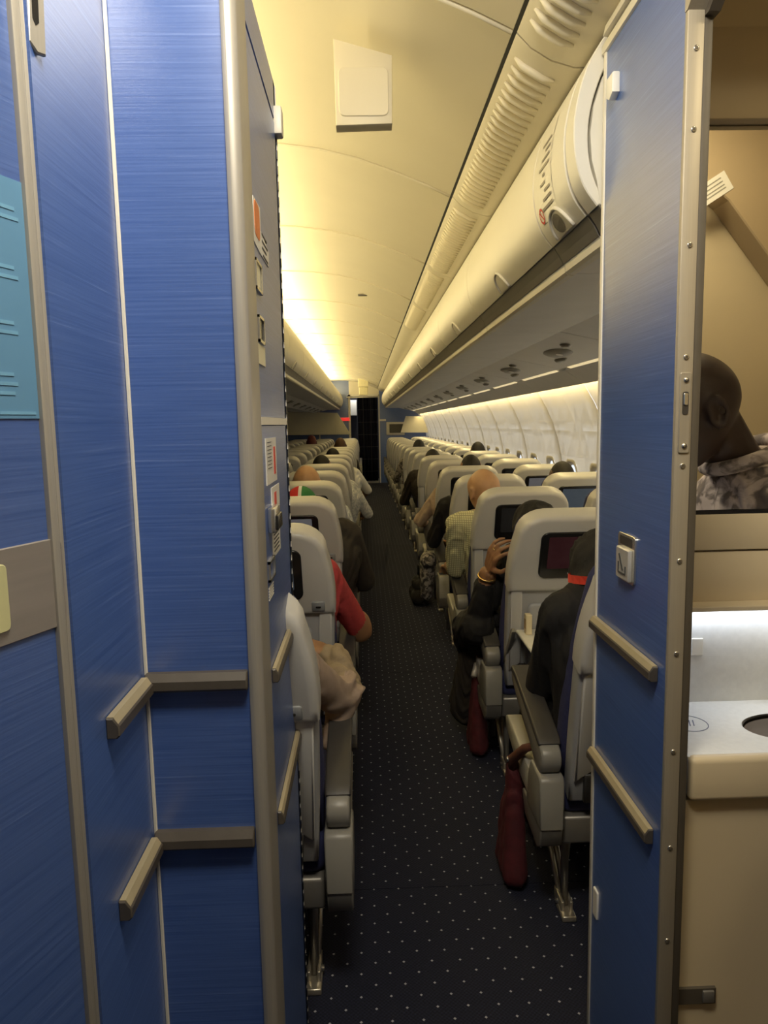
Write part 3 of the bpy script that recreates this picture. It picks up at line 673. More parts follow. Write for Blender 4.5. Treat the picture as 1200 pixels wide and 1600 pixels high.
for i, (y0, L) in enumerate(bins_R):
    if L == 1.1 and protoR is not None: b = copy_tree(protoR)
    else:
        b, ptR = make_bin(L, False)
        if L == 1.1: protoR = b
        if L == .263:
            # instruction sticker with a red no-smoking style roundel, laid on the curved door
            bm = bmesh.new(); G = [[bm.verts.new(ptR(.10+.13*u/5, .052+.20*v/6, .0012)) for u in range(6)] for v in range(7)]
            for v in range(6):
                for u in range(5): bm.faces.new((G[v][u], G[v][u+1], G[v+1][u+1], G[v+1][u]))
            st = to('instruction_sticker', bm, mat('sticker_film', (.74, .71, .62), .35, noise=.02), b, True)
            bm = bmesh.new()
            for k in range(9):
                s0 = .075+.017*k; e0 = .115; e1 = .20-(k*37 % 5)*.010
                if k in (3, 4): e0 = .15
                vv = [bm.verts.new(ptR(e0, s0, .0022)), bm.verts.new(ptR(e1, s0, .0022)), bm.verts.new(ptR(e1, s0+.006, .0022)), bm.verts.new(ptR(e0, s0+.006, .0022))]; bm.faces.new(vv)
            to('sticker_print', bm, mat('sticker_ink', (.30, .27, .22), .6), st)
            bm = bmesh.new()
            a_ = [bm.verts.new(ptR(.215+.018*math.cos(2*math.pi*k/20), .070+.018*math.sin(2*math.pi*k/20), .0022)) for k in range(20)]
            c_ = [bm.verts.new(ptR(.215+.013*math.cos(2*math.pi*k/20), .070+.013*math.sin(2*math.pi*k/20), .0022)) for k in range(20)]
            for k in range(20): bm.faces.new((a_[k], a_[(k+1) % 20], c_[(k+1) % 20], c_[k]))
            bm.faces.new([bm.verts.new(ptR(.215+x, .070+y, .0024)) for x, y in ((-.012, -.009), (-.009, -.012), (.012, .009), (.009, .012))])
            to('red_roundel', bm, REDINK, st)
            bm = bmesh.new(); bm.faces.new([bm.verts.new(ptR(.135+.03*math.cos(2*math.pi*k/16), .03+.022*math.sin(2*math.pi*k/16), .0035)) for k in range(16)]); to('lock_cap', bm, GREYMET, b)
    b.location = (0, y0, 0)
    lab = {0: 'cream overhead bin end beside the top of the blue lavatory partition', 1: 'narrow cream overhead bin with instruction sticker and red roundel beside lavatory partition'}.get(i, 'cream curved overhead bin above the window-side seats, %s full-length bin from the lavatory wall' % (ORD[i-2] if i > 1 else ''))
    tag(b, lab, 'overhead bin', 'window-side overhead bins')
protoP = None
for k in range(13):
    if protoP is None: p = protoP = make_psu(1.1, False)
    else: p = copy_tree(protoP)
    p.location = (0, 1.77+1.1*k, 0)
    tag(p, 'grey reading light panel under the %s full-length window-side bin' % ORD[k], 'light panel', 'window-side reading light panels')
psu0 = make_psu(.32, False); psu0.location = (0, 1.44, 0); tag(psu0, 'short grey reading light panel beside the lavatory partition', 'light panel', 'window-side reading light panels')
# valance with lit slot strips, between the service panels and the side wall
va = empty('trim_1'); tag(va, 'pale valance strip under the bins along the side wall', 'trim', kind='structure')
LITS = mat('lit_strip', (.9, .8, .55), .5, emit=(1.0, .80, .45), estr=.55)
vm = sm = None
for k in range(0, 14):
    y = 1.77+1.1*k
    if y+1.1 > YEND: continue
    if vm is None:
        v = to('valance_panel', b_prism([(1.118, 1.676), (1.225, 1.612), (1.235, 1.602), (1.243, 1.612), (1.125, 1.690)], FY, .003, 1.097, .001, 1), PSUG, va, ang=40); vm = v.data
        s = to('light_strip', b_prism([(1.098, 1.683), (1.117, 1.676), (1.117, 1.680), (1.098, 1.688)], FY, .12, .98), LITS, va); sm = s.data
    else: v = mkobj('valance_panel', vm, None, va); s = mkobj('light_strip', sm, None, va)
    v.location = (0, y, 0); s.location = (0, y, 0)
protoL = protoQ = None
for k in range(14):
    y = .72+1.1*k
    if y+1.1 > 16.2: continue
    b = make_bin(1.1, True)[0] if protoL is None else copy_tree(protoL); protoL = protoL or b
    b.location = (0, y+.72, 0); tag(b, 'cream overhead bin above the middle seats, %s bin ahead of the blue closet' % ORD[k], 'overhead bin', 'middle overhead bins')
    q = make_psu(1.1, True) if protoQ is None else copy_tree(protoQ); protoQ = protoQ or q
    q.location = (0, y+.72, 0); tag(q, 'grey reading light panel under the middle bins, %s ahead of the closet' % ORD[k], 'light panel', 'middle reading light panels')
cb = to('trim_2', b_prism([(-1.10, 1.70), (-1.55, 1.70), (-1.55, 2.30), (-1.20, 2.30), (-1.18, 1.80)], FY, 1.44, 16.4), BINB); tag(cb, 'grey backing of the middle bins', 'trim', kind='structure')
# cream header panels under the bins near the far bulkhead
YH = 16.35
def hp(pix): return [(ony(a, b, YH).x, ony(a, b, YH).z) for a, b in pix]
h1 = to('divider_header', b_prism(hp([(440, 643), (527, 645), (548, 679), (440, 680)]), FY, YH, YH+.04, .004, 1), mat('header_cream', (.70, .66, .52), .45, noise=.02)); tag(h1, 'cream slanted header panel under the middle bins near the bulkhead', 'header panel')
h2 = to('divider_header', b_prism(hp([(634, 650), (684, 652), (691, 676), (626, 676)]), FY, YH, YH+.04, .004, 1), MATS['header_cream']); tag(h2, 'cream slanted header panel under the window-side bins near the bulkhead', 'header panel')
# bulkhead fittings
def pe(px, py, y=YEND-.02): p = ony(px, py, y); return p.x, p.z
a = pe(604, 680); b = pe(632, 659)
tv = to('wall_screen', b_box(a[0], b[0], YEND-.05, YEND-.001, a[1], b[1], .01), LIGHTTRIM, ang=40); tag(tv, 'small wall screen in pale frame on the blue bulkhead', 'screen')
to('screen', b_box(a[0]+.07, b[0]-.03, YEND-.054, YEND-.048, a[1]+.05, b[1]-.05), mat('screen_brown', (.10, .09, .06), .3), tv)
a = pe(531, 658); b = pe(546, 652.5)
ex = to('wall_sign', b_box(a[0], b[0], YEND-.04, YEND-.001, a[1], b[1], .006), mat('red_sign', (.65, .03, .03), .4, emit=(1, .05, .04), estr=.5), ang=40); tag(ex, 'small red lit sign on the blue bulkhead', 'sign')
a = pe(592, 658); b = pe(603, 655)
ws = to('wall_placard', b_box(a[0], b[0], YEND-.02, YEND-.001, a[1], b[1]), WHITE); tag(ws, 'small white placard on blue bulkhead beside the curtain', 'placard')
a = pe(560, 612, 15.6); b = pe(575, 585, 15.6)
hs = to('ceiling_sign', b_join(b_box(a[0], b[0], 15.6, 15.72, a[1]+.1, 2.44, .01), b_box(a[0]+.01, b[0]-.01, 15.9, 16.0, 2.04, 2.42, .01)), mat('sign_cream', (.80, .74, .48), .5)); tag(hs, 'cream sign housing hanging from the ceiling before the bulkhead', 'sign housing')
# curtain
bm = bmesh.new(); cx0, cx1 = pe(560, 700)[0], pe(591, 700)[0]; n = 60; cols = []
for i in range(n+1):
    t = i/n; x = cx0+(cx1-cx0)*t; y = YEND-.06+.022*math.sin(t*math.pi*2*6)
    cols.append([bm.verts.new((x+(.02*(1-z_)*(.5-t) if True else 0), y, z)) for z_, z in ((0, .06), (.35, .7), (.7, 1.4), (1, 2.02))])
for A_, B_ in zip(cols, cols[1:]):
    for k in range(3): bm.faces.new((A_[k], B_[k], B_[k+1], A_[k+1]))
bmesh.ops.solidify(bm, geom=bm.faces[:], thickness=.004)
def curtain_mat():
    m, nt, b = nodemat('curtain_cloth'); tc = nt.nodes.new('ShaderNodeTexCoord'); t = nt.nodes.new('ShaderNodeTexBrick'); t.offset = 0
    mp = nt.nodes.new('ShaderNodeMapping'); mp.inputs['Rotation'].default_value = (math.pi/2, 0, 0)
    nt.links.new(tc.outputs['Object'], mp.inputs[0]); nt.links.new(mp.outputs[0], t.inputs['Vector'])
    t.inputs['Color1'].default_value = (.012, .016, .035, 1); t.inputs['Color2'].default_value = (.014, .018, .04, 1); t.inputs['Mortar'].default_value = (.12, .12, .13, 1)
    t.inputs['Scale'].default_value = 1; t.inputs['Brick Width'].default_value = .18; t.inputs['Row Height'].default_value = .29; t.inputs['Mortar Size'].default_value = .006
    nt.links.new(t.outputs['Color'], b.inputs['Base Color']); b.inputs['Roughness'].default_value = .9; return m
cu = to('curtain', bm, curtain_mat(), None, True); tag(cu, 'dark navy grid-patterned curtain hanging in the bulkhead doorway', 'curtain')
to('curtain_rail', b_tube([(cx0-.25, YEND-.06, 2.035), (cx1+.02, YEND-.06, 2.035)], .012, 8), LIGHTTRIM, cu, True)
# ================================================================== SEATS
RC = math.radians(19); HY, HZ = -.09, .40
def BF(u, v, n): return (u, HY-v*math.sin(RC)+n*math.cos(RC), HZ+v*math.cos(RC)+n*math.sin(RC))
def shell_outline(v0, v1, hw0, hwm, hw1, r, n=6):
    """symmetric outline, rounded at the top, slightly barrel sided"""
    R = []
    for i in range(7):
        t = i/6; v = v0+(v1-r-v0)*t; h = hw0*(1-t)**2+2*hwm*t*(1-t)+hw1*t*t; R.append((h, v))
    for i in range(1, n+1):
        a = math.radians(90*i/n); R.append((hw1-r*1.15+r*1.15*math.cos(a), v1-r+r*math.sin(a)))
    return R+[(-u, v) for u, v in R[::-1]]
def make_seat(kind):
    """kind: 'R' armrest on the left, 'L' armrest on the right, 'I' inner seat"""
    s = empty('airline_seat')
    sd = {'R': -1, 'L': 1, 'W': -1, 'I': 1}[kind]
    up = to('upper_shell', b_prism(shell_outline(.450, .745, .228, .234, .208, .085), BF, -.075, .012, .019, 4), SHELL, s, ang=60)
    lo = to('lower_shell', b_prism(shell_outline(.02, .50, .204, .218, .224, .03), BF, -.056, .008, .012, 3), SHELLD, s, ang=60)
    for g in (-1, 1):
        to('side_rib', b_prism([(g*.158, .14), (g*.200, .10), (g*.216, .46), (g*.176, .46)], BF, -.066, -.046, .006, 2), SHELL, s, ang=60)
    mo = to('monitor', b_prism(rr(.262, .178, .026, 5, 0, .600), BF, -.0805, -.060, .004, 2), BLACKP, s, ang=50)
    to('screen', b_prism(rr(.208, .122, .004, 2, 0, .612), BF, -.0815, -.079), SCREEN, mo)
    br = b_join(*[b_prism([(x-.004, .528), (x+.003, .528), (x+.003, .534), (x-.004, .534)], BF, -.0815, -.0795) for x in (-.026, -.013, 0, .013, .026)])
    to('maker_mark', br, mat('grey_letters', (.45, .45, .45), .5), mo)
    tr = to('tray_table', b_prism(rr(.30, .265, .02, 3, 0, .262), BF, -.067, -.050, .006, 2), SHELLD, s, ang=50)
    to('tray_latch', b_prism(rr(.022, .045, .004, 2, .0, .432), BF, -.088, -.062, .003, 1), WHITE, s, ang=50)
    to('literature_pocket', b_prism([(-.17, .03), (.17, .03), (.178, .13), (-.178, .13)], BF, -.070, -.050, .006, 2), PAD, s, ang=50)
    if kind in 'L':
        hsf = to('handset_socket', b_prism(rr(.042, .036, .006, 3, .175, .485), BF, -.079, -.070, .002, 1), mat('socket_grey', (.26, .27, .28), .4), s, ang=50)
        to('socket_slot', b_prism(rr(.016, .006, .002, 2, .175, .484), BF, -.0805, -.078), BLACKP, hsf)
    to('back_cushion', b_prism(shell_outline(.04, .708, .215, .236, .196, .08), BF, .0, .085, .03, 4), NAVY, s, ang=60)
    to('seat_cushion', b_box(-.222, .222, -.12, .385, .345, .455, .035, 4), NAVY, s, ang=60)
    to('seat_pan', b_box(-.215, .215, -.13, .36, .27, .35, .01), GREYMET, s, ang=50)
    # armrest: body with a rounded pivot end and a dark pad
    ax = sd*.252
    tilt = math.radians(13)
    def AF(w_): return lambda u, v, n: (ax+n, -.115+u*math.cos(tilt)-v*math.sin(tilt), .515+u*math.sin(tilt)+v*math.cos(tilt))
    prof = [(-.036, -.02), (-.043, .0), (-.040, .020), (-.025, .036), (.0, .043), (.10, .047), (.30, .050), (.345, .045), (.36, .028), (.345, .008), (.25, -.012), (.10, -.028), (.02, -.045), (-.02, -.040)]
    ar = to('armrest', b_prism(prof, AF(0), -.027, .027, .007, 2), ARMG, s, ang=50)
    padp = [(-.005, .036), (.10, .043), (.30, .046), (.35, .040), (.362, .047), (.35, .060), (.30, .066), (.10, .062), (.01, .056), (-.008, .046)]
    to('armrest_pad', b_prism(padp, AF(0), -.031, .031, .006, 3), PAD, ar, ang=60)
    if kind in 'RL':
        # shroud box under the pivot, side bar running forward
        sp_ = [(-.165, .335), (-.165, .465), (-.150, .478), (-.055, .478), (-.03, .44), (-.01, .335)]
        sh = to('side_shroud', b_prism(sp_, lambda u, v, n: (ax+n, u, v), -.033, .033, .006, 2), ARMG, s, ang=50)
        to('shroud_base', b_prism([(-.160, .333), (-.155, .285), (-.12, .262), (.02, .275), (.06, .333)], lambda u, v, n: (ax+n, u, v), -.030, .030, .005, 2), GREYMET, sh, ang=50)
        to('side_bar', b_prism([(-.03, .335), (-.03, .425), (.08, .430), (.30, .455), (.335, .44), (.32, .40), (.12, .345)], lambda u, v, n: (ax+n, u, v), -.024, .024, .006, 2), mat('side_bar_plastic', (.46, .44, .38), .35, noise=.03), s, ang=50)
    # legs: rear upright, bright diagonal strut to the front spar, foot fitting
    lx = sd*(.175 if kind in 'RL' else .0)
    to('leg', b_tube([(lx, -.02, .02), (lx, -.015, .15), (lx, -.04, .28)], [.011, .012, .016], 10), GREYMET, s, True)
    to('leg_strut', b_join(b_box(lx-.016, lx-.005, -.001, .001, -.001, .001), b_tube([(lx-.007, 0, .03), (lx-.009, .10, .12), (lx-.010, .26, .27)], [.008, .009, .009], 8), b_tube([(lx+.007, 0, .03), (lx+.009, .10, .12), (lx+.010, .26, .27)], [.008, .009, .009], 8)), METAL, s, True)
    to('leg', b_tube([(lx, .30, 0), (lx, .30, .28)], .014, 10), GREYMET, s, True)
    ft = to('foot_fitting', b_join(b_box(lx-.017, lx-.008, -.05, .03, 0, .045, .003), b_box(lx+.008, lx+.017, -.05, .03, 0, .045, .003), b_box(lx-.02, lx+.02, -.075, .0, 0, .018, .004)), METAL, s, ang=50)
    to('bolt', b_tube([(lx-.024, -.012, .025), (lx+.024, -.012, .025)], .008, 8), CHROME, ft, True)
    to('crossbar', b_tube([(-.225, .0, .245), (.225, .0, .245)], .011, 8), GREYMET, s, True)
    return s
RY, LY, PITCHR, NROW = 1.897, 1.674, .834, 18
XR, XW, XL = .722, 1.236, -.330
SEAT = {}
PROTO = {}
def put_seat(kind, x, y, label, group, key):
    if kind not in PROTO: s = PROTO[kind] = make_seat(kind)
    else: s = copy_tree(PROTO[kind])
    s.location = (x, y, 0); tag(s, label, 'seat', group); SEAT[key] = s; return s
SPECIAL = {('R', 0): 'grey aisle seat next to the lavatory partition, holding black-robed passenger with red lanyard',
           ('R', 1): 'grey aisle seat with white tray folded down behind it, raised hand beside it',
           ('R', 2): 'grey aisle seat of the bald man in the pale checked shirt',
           ('L', 0): 'grey middle-block aisle seat directly beside the blue closet wall',
           ('L', 1): 'grey middle-block aisle seat of the passenger in the red sleeve'}
for k in range(NROW):
    put_seat('R', XR, RY+PITCHR*k, SPECIAL.get(('R', k), 'grey aisle seat on the window side, %s row ahead of the lavatory wall' % ORD[k]), 'window-side aisle seats', ('R', k))
    put_seat('W', XW, RY+PITCHR*k, 'grey seat beside the windows, %s row ahead of the lavatory wall' % ORD[k], 'window seats', ('W', k))
    put_seat('L', XL, LY+PITCHR*k, SPECIAL.get(('L', k), 'grey aisle seat of the middle block, %s row ahead of the closet' % ORD[k]), 'middle-block aisle seats', ('L', k))
    for c in (1, 2, 3):
        if k >= (0, 2, 6, 10)[c]:
            put_seat('I', XL-.520*c, LY+PITCHR*k, 'grey middle-block seat, %s in from the aisle, %s row ahead of the closet' % (ORD[c], ORD[k]), 'inner middle-block seats', ('I%d' % c, k))
SCR = [mat('screen_blue', (.05, .06, .075), .15, emit=(.10, .13, .17), estr=.22), mat('screen_red', (.035, .02, .023), .15, noise=.5, nscale=9, emit=(.08, .015, .022), estr=.12), mat('screen_grey', (.10, .10, .11), .15, emit=(.20, .20, .22), estr=.25)]  # reflections on the seat screens put in as tint and weak glow
for key, m_ in ((('R', 1), SCR[1]), (('W', 1), SCR[2]), (('W', 2), SCR[0]), (('W', 3), SCR[0]), (('L', 1), SCR[0]), (('L', 2), SCR[2]), (('W', 4), SCR[2])):
    for ch in SEAT[key].children:
        for g_ in ch.children:
            if g_.name.startswith('screen'): g_.material_slots[0].link = 'OBJECT'; g_.material_slots[0].material = m_
# folded-down tray behind the second window-side seat
st = SEAT[('R', 1)]
tb = to('open_tray', b_box(-.19, .19, -.50, -.25, .640, .655, .007, 3), mat('tray_white', (.70, .69, .64), .35, noise=.02), st, ang=50)
for g in (-1, 1): to('tray_arm', b_prism([(-.155, .50), (-.125, .49), (-.275, .665), (-.300, .66)], lambda u, v, n: (g*.205+n, u, v), -.008, .008, .003, 1), ARMG, st, ang=50)
ct = to('drink_carton', b_box(-.011, .011, -.016, .016, 0, .072, .003), mat('carton_cream', (.72, .62, .40), .6)); ct.location = (XR-.158, RY+PITCHR-.31, .655); tag(ct, 'small cream carton standing on the open tray', 'carton')
to('carton_print', b_box(-.0115, -.0105, -.010, .010, .02, .055), mat('carton_brown', (.35, .22, .08), .6), ct)
# ================================================================== PEOPLE
def capsule_bm(bm, p0, p1, r0, r1, seg=12):
    p0, p1 = Vector(p0), Vector(p1); d = p1-p0; L = d.length
    t = d/L if L > 1e-6 else Vector((0, 0, 1)); ref = Vector((0, 0, 1)) if abs(t.z) < .9 else Vector((1, 0, 0))
    x = (ref-t*ref.dot(t)).normalized(); y = t.cross(x); rings = []
    for (c, r, lo_, hi) in ((p0, r0, -80, 0), (p1, r1, 0, 80)):
        for i in range(4):
            a = math.radians(lo_+(hi-lo_)*i/3)
            rings.append([bm.verts.new(c+t*r*math.sin(a)+(x*math.cos(2*math.pi*k/seg)+y*math.sin(2*math.pi*k/seg))*r*math.cos(a)) for k in range(seg)])
    for a, b in zip(rings, rings[1:]):
        for k in range(seg): bm.faces.new((a[k], a[(k+1) % seg], b[(k+1) % seg], b[k]))
    bm.faces.new(rings[0][::-1]); bm.faces.new(rings[-1])
def head_bm(bm, c, fwd, upv, s=1.0):
    """shaped head: cranium, brow, sockets, nose, jaw; fwd = facing direction"""
    c, fwd, upv = Vector(c), Vector(fwd).normalized(), Vector(upv); upv = (upv-fwd*upv.dot(fwd)).normalized(); side = fwd.cross(upv)
    nu, nv = 40, 28; vs_ = []
    for j in range(nv+1):
        ph = math.pi*j/nv-math.pi/2; row = []
        for i in range(nu):
            th = 2*math.pi*i/nu
            X = math.cos(ph)*math.sin(th); Y = math.cos(ph)*math.cos(th); Z = math.sin(ph)
            sx, sy, sz = X*.074, Y*.095, Z*.115
            if Z > 0: q_ = 1+.13*(1-(2*Z-1)**2); sx *= q_; sy *= 1+.06*(1-(2*Z-1)**2)
            if Z < 0:
                k = -Z; sx *= 1-.30*k; sy = sy*(1-.10*k)+(.012*k if Y > 0 else .030*k)
            if Y > 0:
                sy -= .006*math.exp(-((abs(X)-.42)**2)/.03-((Z-.02)**2)/.02)      # eye sockets
                sy += .005*math.exp(-(X*X)/.15-((Z-.18)**2)/.01)                    # brow
                sy += .026*math.exp(-(X*X)/.020-((Z+.22)**2)/.020) + .010*math.exp(-(X*X)/.012-((Z+.02)**2)/.03)   # nose
                sy += .006*math.exp(-(X*X)/.10-((Z+.52)**2)/.006)                   # lips
                sy += .008*math.exp(-(X*X)/.08-((Z+.85)**2)/.02)                    # chin
            row.append(bm.verts.new(c+(side*sx+fwd*sy+upv*sz)*s))
        vs_.append(row)
    for a, b in zip(vs_, vs_[1:]):
        for i in range(nu):
            try: bm.faces.new((a[i], a[(i+1) % nu], b[(i+1) % nu], b[i]))
            except ValueError: pass
    for g in (-1, 1):      # ears: rim and lobe
        e = c+(side*g*.074+fwd*-.008+upv*-.008)*s
        ring = [e+(fwd*(math.cos(a)*.016-.004)+upv*(math.sin(a)*.029)+side*g*(.008+.006*(math.cos(a) < 0)))*s for a in [2*math.pi*k/10 for k in range(10)]]
        for k in range(10): capsule_bm(bm, ring[k], ring[(k+1) % 10], .0055*s, .0055*s, 6)
        capsule_bm(bm, e-upv*.015*s, e+upv*.012*s, .009*s, .008*s, 8)
def hand_bones(wr_, dirv, palm_n, curl, r=1.0, spread=.16, flip=1):
    """palm, four fingers of unequal length and a thumb off the side of the palm; palm_n = direction the palm faces"""
    d = Vector(dirv).normalized(); n = Vector(palm_n); n = (n-d*n.dot(d)).normalized(); sx = d.cross(n)*flip
    w_ = Vector(wr_); out = []
    for q in (-.026, -.009, .009, .026): out.append((w_+d*.012+sx*q*.7, w_+d*.082+sx*q, .013*r, .0115*r, 'skin'))
    for q, ln, sp in ((-.028, .060, -1), (-.0095, .075, -.35), (.0095, .080, .3), (.028, .070, .95)):
        p = w_+d*.088+sx*q; ang = 0; L = ln
        dd = (d+sx*sp*spread).normalized()
        for seg_, fr in enumerate((.45, .32, .23)):
            ang += curl*(1, 1.1, .8)[seg_]
            v = dd*math.cos(ang)+n*math.sin(ang); p2 = p+v*L*fr*1.15
            out.append((p, p2, (.0092, .0085, .0078)[seg_]*r, (.0086, .0078, .0066)[seg_]*r, 'skin')); p = p2
    p = w_+d*.030+sx*.030; v = (d*.55+sx*.75+n*.25).normalized(); p2 = p+v*.042; out.append((p, p2, .012*r, .0105*r, 'skin'))
    v = (d*.75+sx*.25+n*.55).normalized(); out.append((p2, p2+v*.034, .0100*r, .0085*r, 'skin'))
    return out
def build_person(name, bones, mats, voxel=.011, head=None, wrinkle=1.0, loc=(0, 0, 0)):
    bm = bmesh.new()
    for b in bones: capsule_bm(bm, *b[:4])
    if head: head_bm(bm, *head)
    me = bpy.data.meshes.new('tmp'); bm.to_mesh(me); bm.free()
    o = bpy.data.objects.new('tmp', me); COL.objects.link(o)
    md = o.modifiers.new('r', 'REMESH'); md.mode = 'VOXEL'; md.voxel_size = voxel; md.adaptivity = 0
    sm_ = o.modifiers.new('s', 'SMOOTH'); sm_.factor = .5; sm_.iterations = 2
    dg = bpy.context.evaluated_depsgraph_get(); ev = o.evaluated_get(dg)
    nm = bpy.data.meshes.new_from_object(ev); bpy.data.objects.remove(o, do_unlink=True); bpy.data.meshes.remove(me)
    names = list(mats.keys())
    for m in mats.values(): nm.materials.append(m)
    n_ = len(nm.polygons); C = np.empty(n_*3); nm.polygons.foreach_get('center', C); C = C.reshape(-1, 3)
    best = np.full(n_, 9.0); idx = np.zeros(n_, dtype=np.int32)
    for b in bones:
        A_ = np.array(b[0]); D_ = np.array(b[1])-A_; t = np.clip((C-A_)@D_/max(D_@D_, 1e-9), 0, 1)
        dist = np.linalg.norm(C-(A_+t[:, None]*D_), axis=1)-(b[2]+(b[3]-b[2])*t)
        k = dist < best; best[k] = dist[k]; idx[k] = names.index(b[4]) if b[4] in names else 0
    if head:
        hs_k = head[3] if len(head) > 3 else 1
        k = (np.linalg.norm(C-np.array(head[0]), axis=1) < .135*hs_k) & (C[:, 2] > head[0][2]-.098); idx[k] = names.index('skin')
    nv_ = len(nm.vertices); V = np.empty(nv_*3); nm.vertices.foreach_get('co', V); V = V.reshape(-1, 3)
    N_ = np.empty(nv_*3); nm.vertices.foreach_get('normal', N_); N_ = N_.reshape(-1, 3)
    sk = names.index('skin') if 'skin' in names else -1
    LT = np.empty(len(nm.loops), dtype=np.int32); nm.loops.foreach_get('vertex_index', LT); LS = np.empty(n_, dtype=np.int32); nm.polygons.foreach_get('loop_total', LS)
    isk = np.zeros(nv_, dtype=bool); isk[LT[np.repeat(idx == sk, LS)]] = True
    ph_ = 48*V[:, 2]+5*np.sin(23*V[:, 0]+17*V[:, 1])+4*np.sin(31*V[:, 1]-19*V[:, 0]+11*V[:, 2])
    am_ = (.0042*np.sin(ph_)+.002*np.sin(2.3*ph_+40*V[:, 0]))*(.55+.45*np.sin(14*V[:, 0]+9*V[:, 2]+21*V[:, 1]))
    am_ *= wrinkle; am_[isk] = 0; V += N_*am_[:, None]; nm.vertices.foreach_set('co', V.ravel()); nm.update()
    nm.polygons.foreach_set('material_index', idx); nm.polygons.foreach_set('use_smooth', np.ones(n_, dtype=bool))
    o = bpy.data.objects.new(name, nm); COL.objects.link(o); o.location = loc
    return o
def remesh_cloth(name, bones, m, parent, voxel=.010, head=None):
    o = build_person(name, bones, {'cloth': m}, voxel, None); o.parent = parent; return o
def seated(lean=0, dx=0, head_c=(0, -.03, 1.075), arms=((-.27, .03, .68), (-.22, .26, .66), (.25, .03, .68), (.20, .26, .66)), robe=False, big=1.0, hands=True, hdir=None, fwd=(0, 1, .0), shs=.185, cuff='skin', foot='shoe'):
    hx = dx
    hip = Vector((hx*.5, -.02, .535)); ch = Vector((hx, -.10, .80)); nk = Vector((hx+(head_c[0]-hx)*.6, -.09, .945))
    B = []
    tr = .115*big
    B += [(hip-Vector((.07, 0, 0)), hip+Vector((.07, 0, 0)), tr, tr, 'top')]
    for g in (-1, 1):
        B += [(hip+Vector((g*.06, 0, .02)), ch+Vector((g*.075, 0, .0)), tr*.95, tr*.95, 'top')]
        B += [(ch+Vector((g*.05, 0, .03)), nk+Vector((g*(shs-.03), .0, -.045)), .085*big, .062*big, 'top')]
        B += [(nk+Vector((g*shs*.9, 0, -.045)), nk+Vector((0, 0, .0)), .052*big, .05, 'top')]
        B += [(hip+Vector((g*.08, .02, 0)), Vector((hx*.3+g*.11, .36, .53)), .085 if not robe else .10, .065 if not robe else .10, 'legs')]
        B += [(Vector((hx*.3+g*.11, .36, .53)), Vector((hx*.3+g*.11, .37, .12)), .062 if not robe else .095, .045 if not robe else .11, 'legs')]
        B += [(Vector((hx*.3+g*.11, .36, .05)), Vector((hx*.3+g*.12, .50, .04)), .042, .036, 'shoe')]
    B += [(ch, ch+Vector((0, .03, .05)), .11*big, .10*big, 'top')]
    hc = Vector(head_c)
    B += [(nk, hc+Vector((0, -.01, -.06)), .052, .052, 'skin')]
    for i, g in ((0, -1), (2, 1)):
        sh = nk+Vector((g*shs, .0, -.05)); el = Vector(arms[i]); wr_ = Vector(arms[i+1])
        B += [(sh, el, .055*big, .045*big, 'sleeve'), (el, wr_-(wr_-el).normalized()*.02, .044*big, .031*big, 'fore')]
        if hands:
            d = (wr_-el).normalized()
            if hdir and g == 1: d = Vector(hdir).normalized()
            B += hand_bones(wr_, d, (0, 0, -1) if abs(d.z) < .8 else (-g, 0, 0), .35, flip=g)
    return B
SKIN_D = mat('skin_dark', (.105, .055, .032), .5, noise=.12, nscale=25); SKIN_B = mat('skin_brown', (.30, .155, .075), .5, noise=.10, nscale=25)
SKIN_T = mat('skin_tan', (.52, .30, .16), .48, noise=.10, nscale=20); SHOE = mat('shoe_black', (.015, .013, .012), .5)
CHECK = pattern_mat('checked_shirt', (.68, .65, .40), (.34, .33, .20), 38, 'check'); CAMO = pattern_mat('camo_shirt', (.17, .14, .12), (.55, .46, .40), 22)
REDC = mat('red_cloth', (.42, .045, .045), .85, noise=.12, nscale=50); BEIGE = mat('beige_cloth', (.34, .255, .195), .85, noise=.1, nscale=40, bump=.3, bscale=60)
DARKB = mat('dark_brown_cloth', (.030, .023, .017), .85, noise=.2, nscale=40); WHITEC = pattern_mat('white_print_shirt', (.70, .69, .64), (.45, .46, .46), 55); GREYT = mat('grey_trousers', (.06, .06, .065), .85)
PINKB = mat('pink_beige_cloth', (.48, .36, .26), .85, noise=.1); HAIR = mat('black_hair', (.012, .010, .009), .7, noise=.3, nscale=150, bump=.5, bscale=300)
FLORAL = pattern_mat('floral_cloth', (.05, .045, .045), (.34, .31, .28), 40); FLAG = None
def hair_cap(parent, c, m, s=1.0, drop=.0, name='hair', full=False):
    """thin shell over the skull, open at the face"""
    bm = bmesh.new(); c = Vector(c); nu, nv = 24, 12; rows = []
    for j in range(nv+1):
        ph = math.pi/2*(1-j/nv)*1.0-(.35+drop)*(j/nv); row = []
        for i in range(nu):
            th = 2*math.pi*i/nu; f_ = math.cos(th)
            phx = ph
            if f_ > .25 and not full: phx = max(ph, .38)
            row.append(bm.verts.new(c+Vector((math.cos(phx)*math.sin(th)*.081, math.cos(phx)*math.cos(th)*.101-.002, math.sin(phx)*.121))*s))
        rows.append(row)
    for a, b in zip(rows, rows[1:]):
        for i in range(nu):
            try: bm.faces.new((a[i], a[(i+1) % nu], b[(i+1) % nu], b[i]))
            except ValueError: pass
    bmesh.ops.remove_doubles(bm, verts=bm.verts[:], dist=.0004); bmesh.ops.recalc_face_normals(bm, faces=bm.faces[:])
    return to(name, bm, m, parent, True)
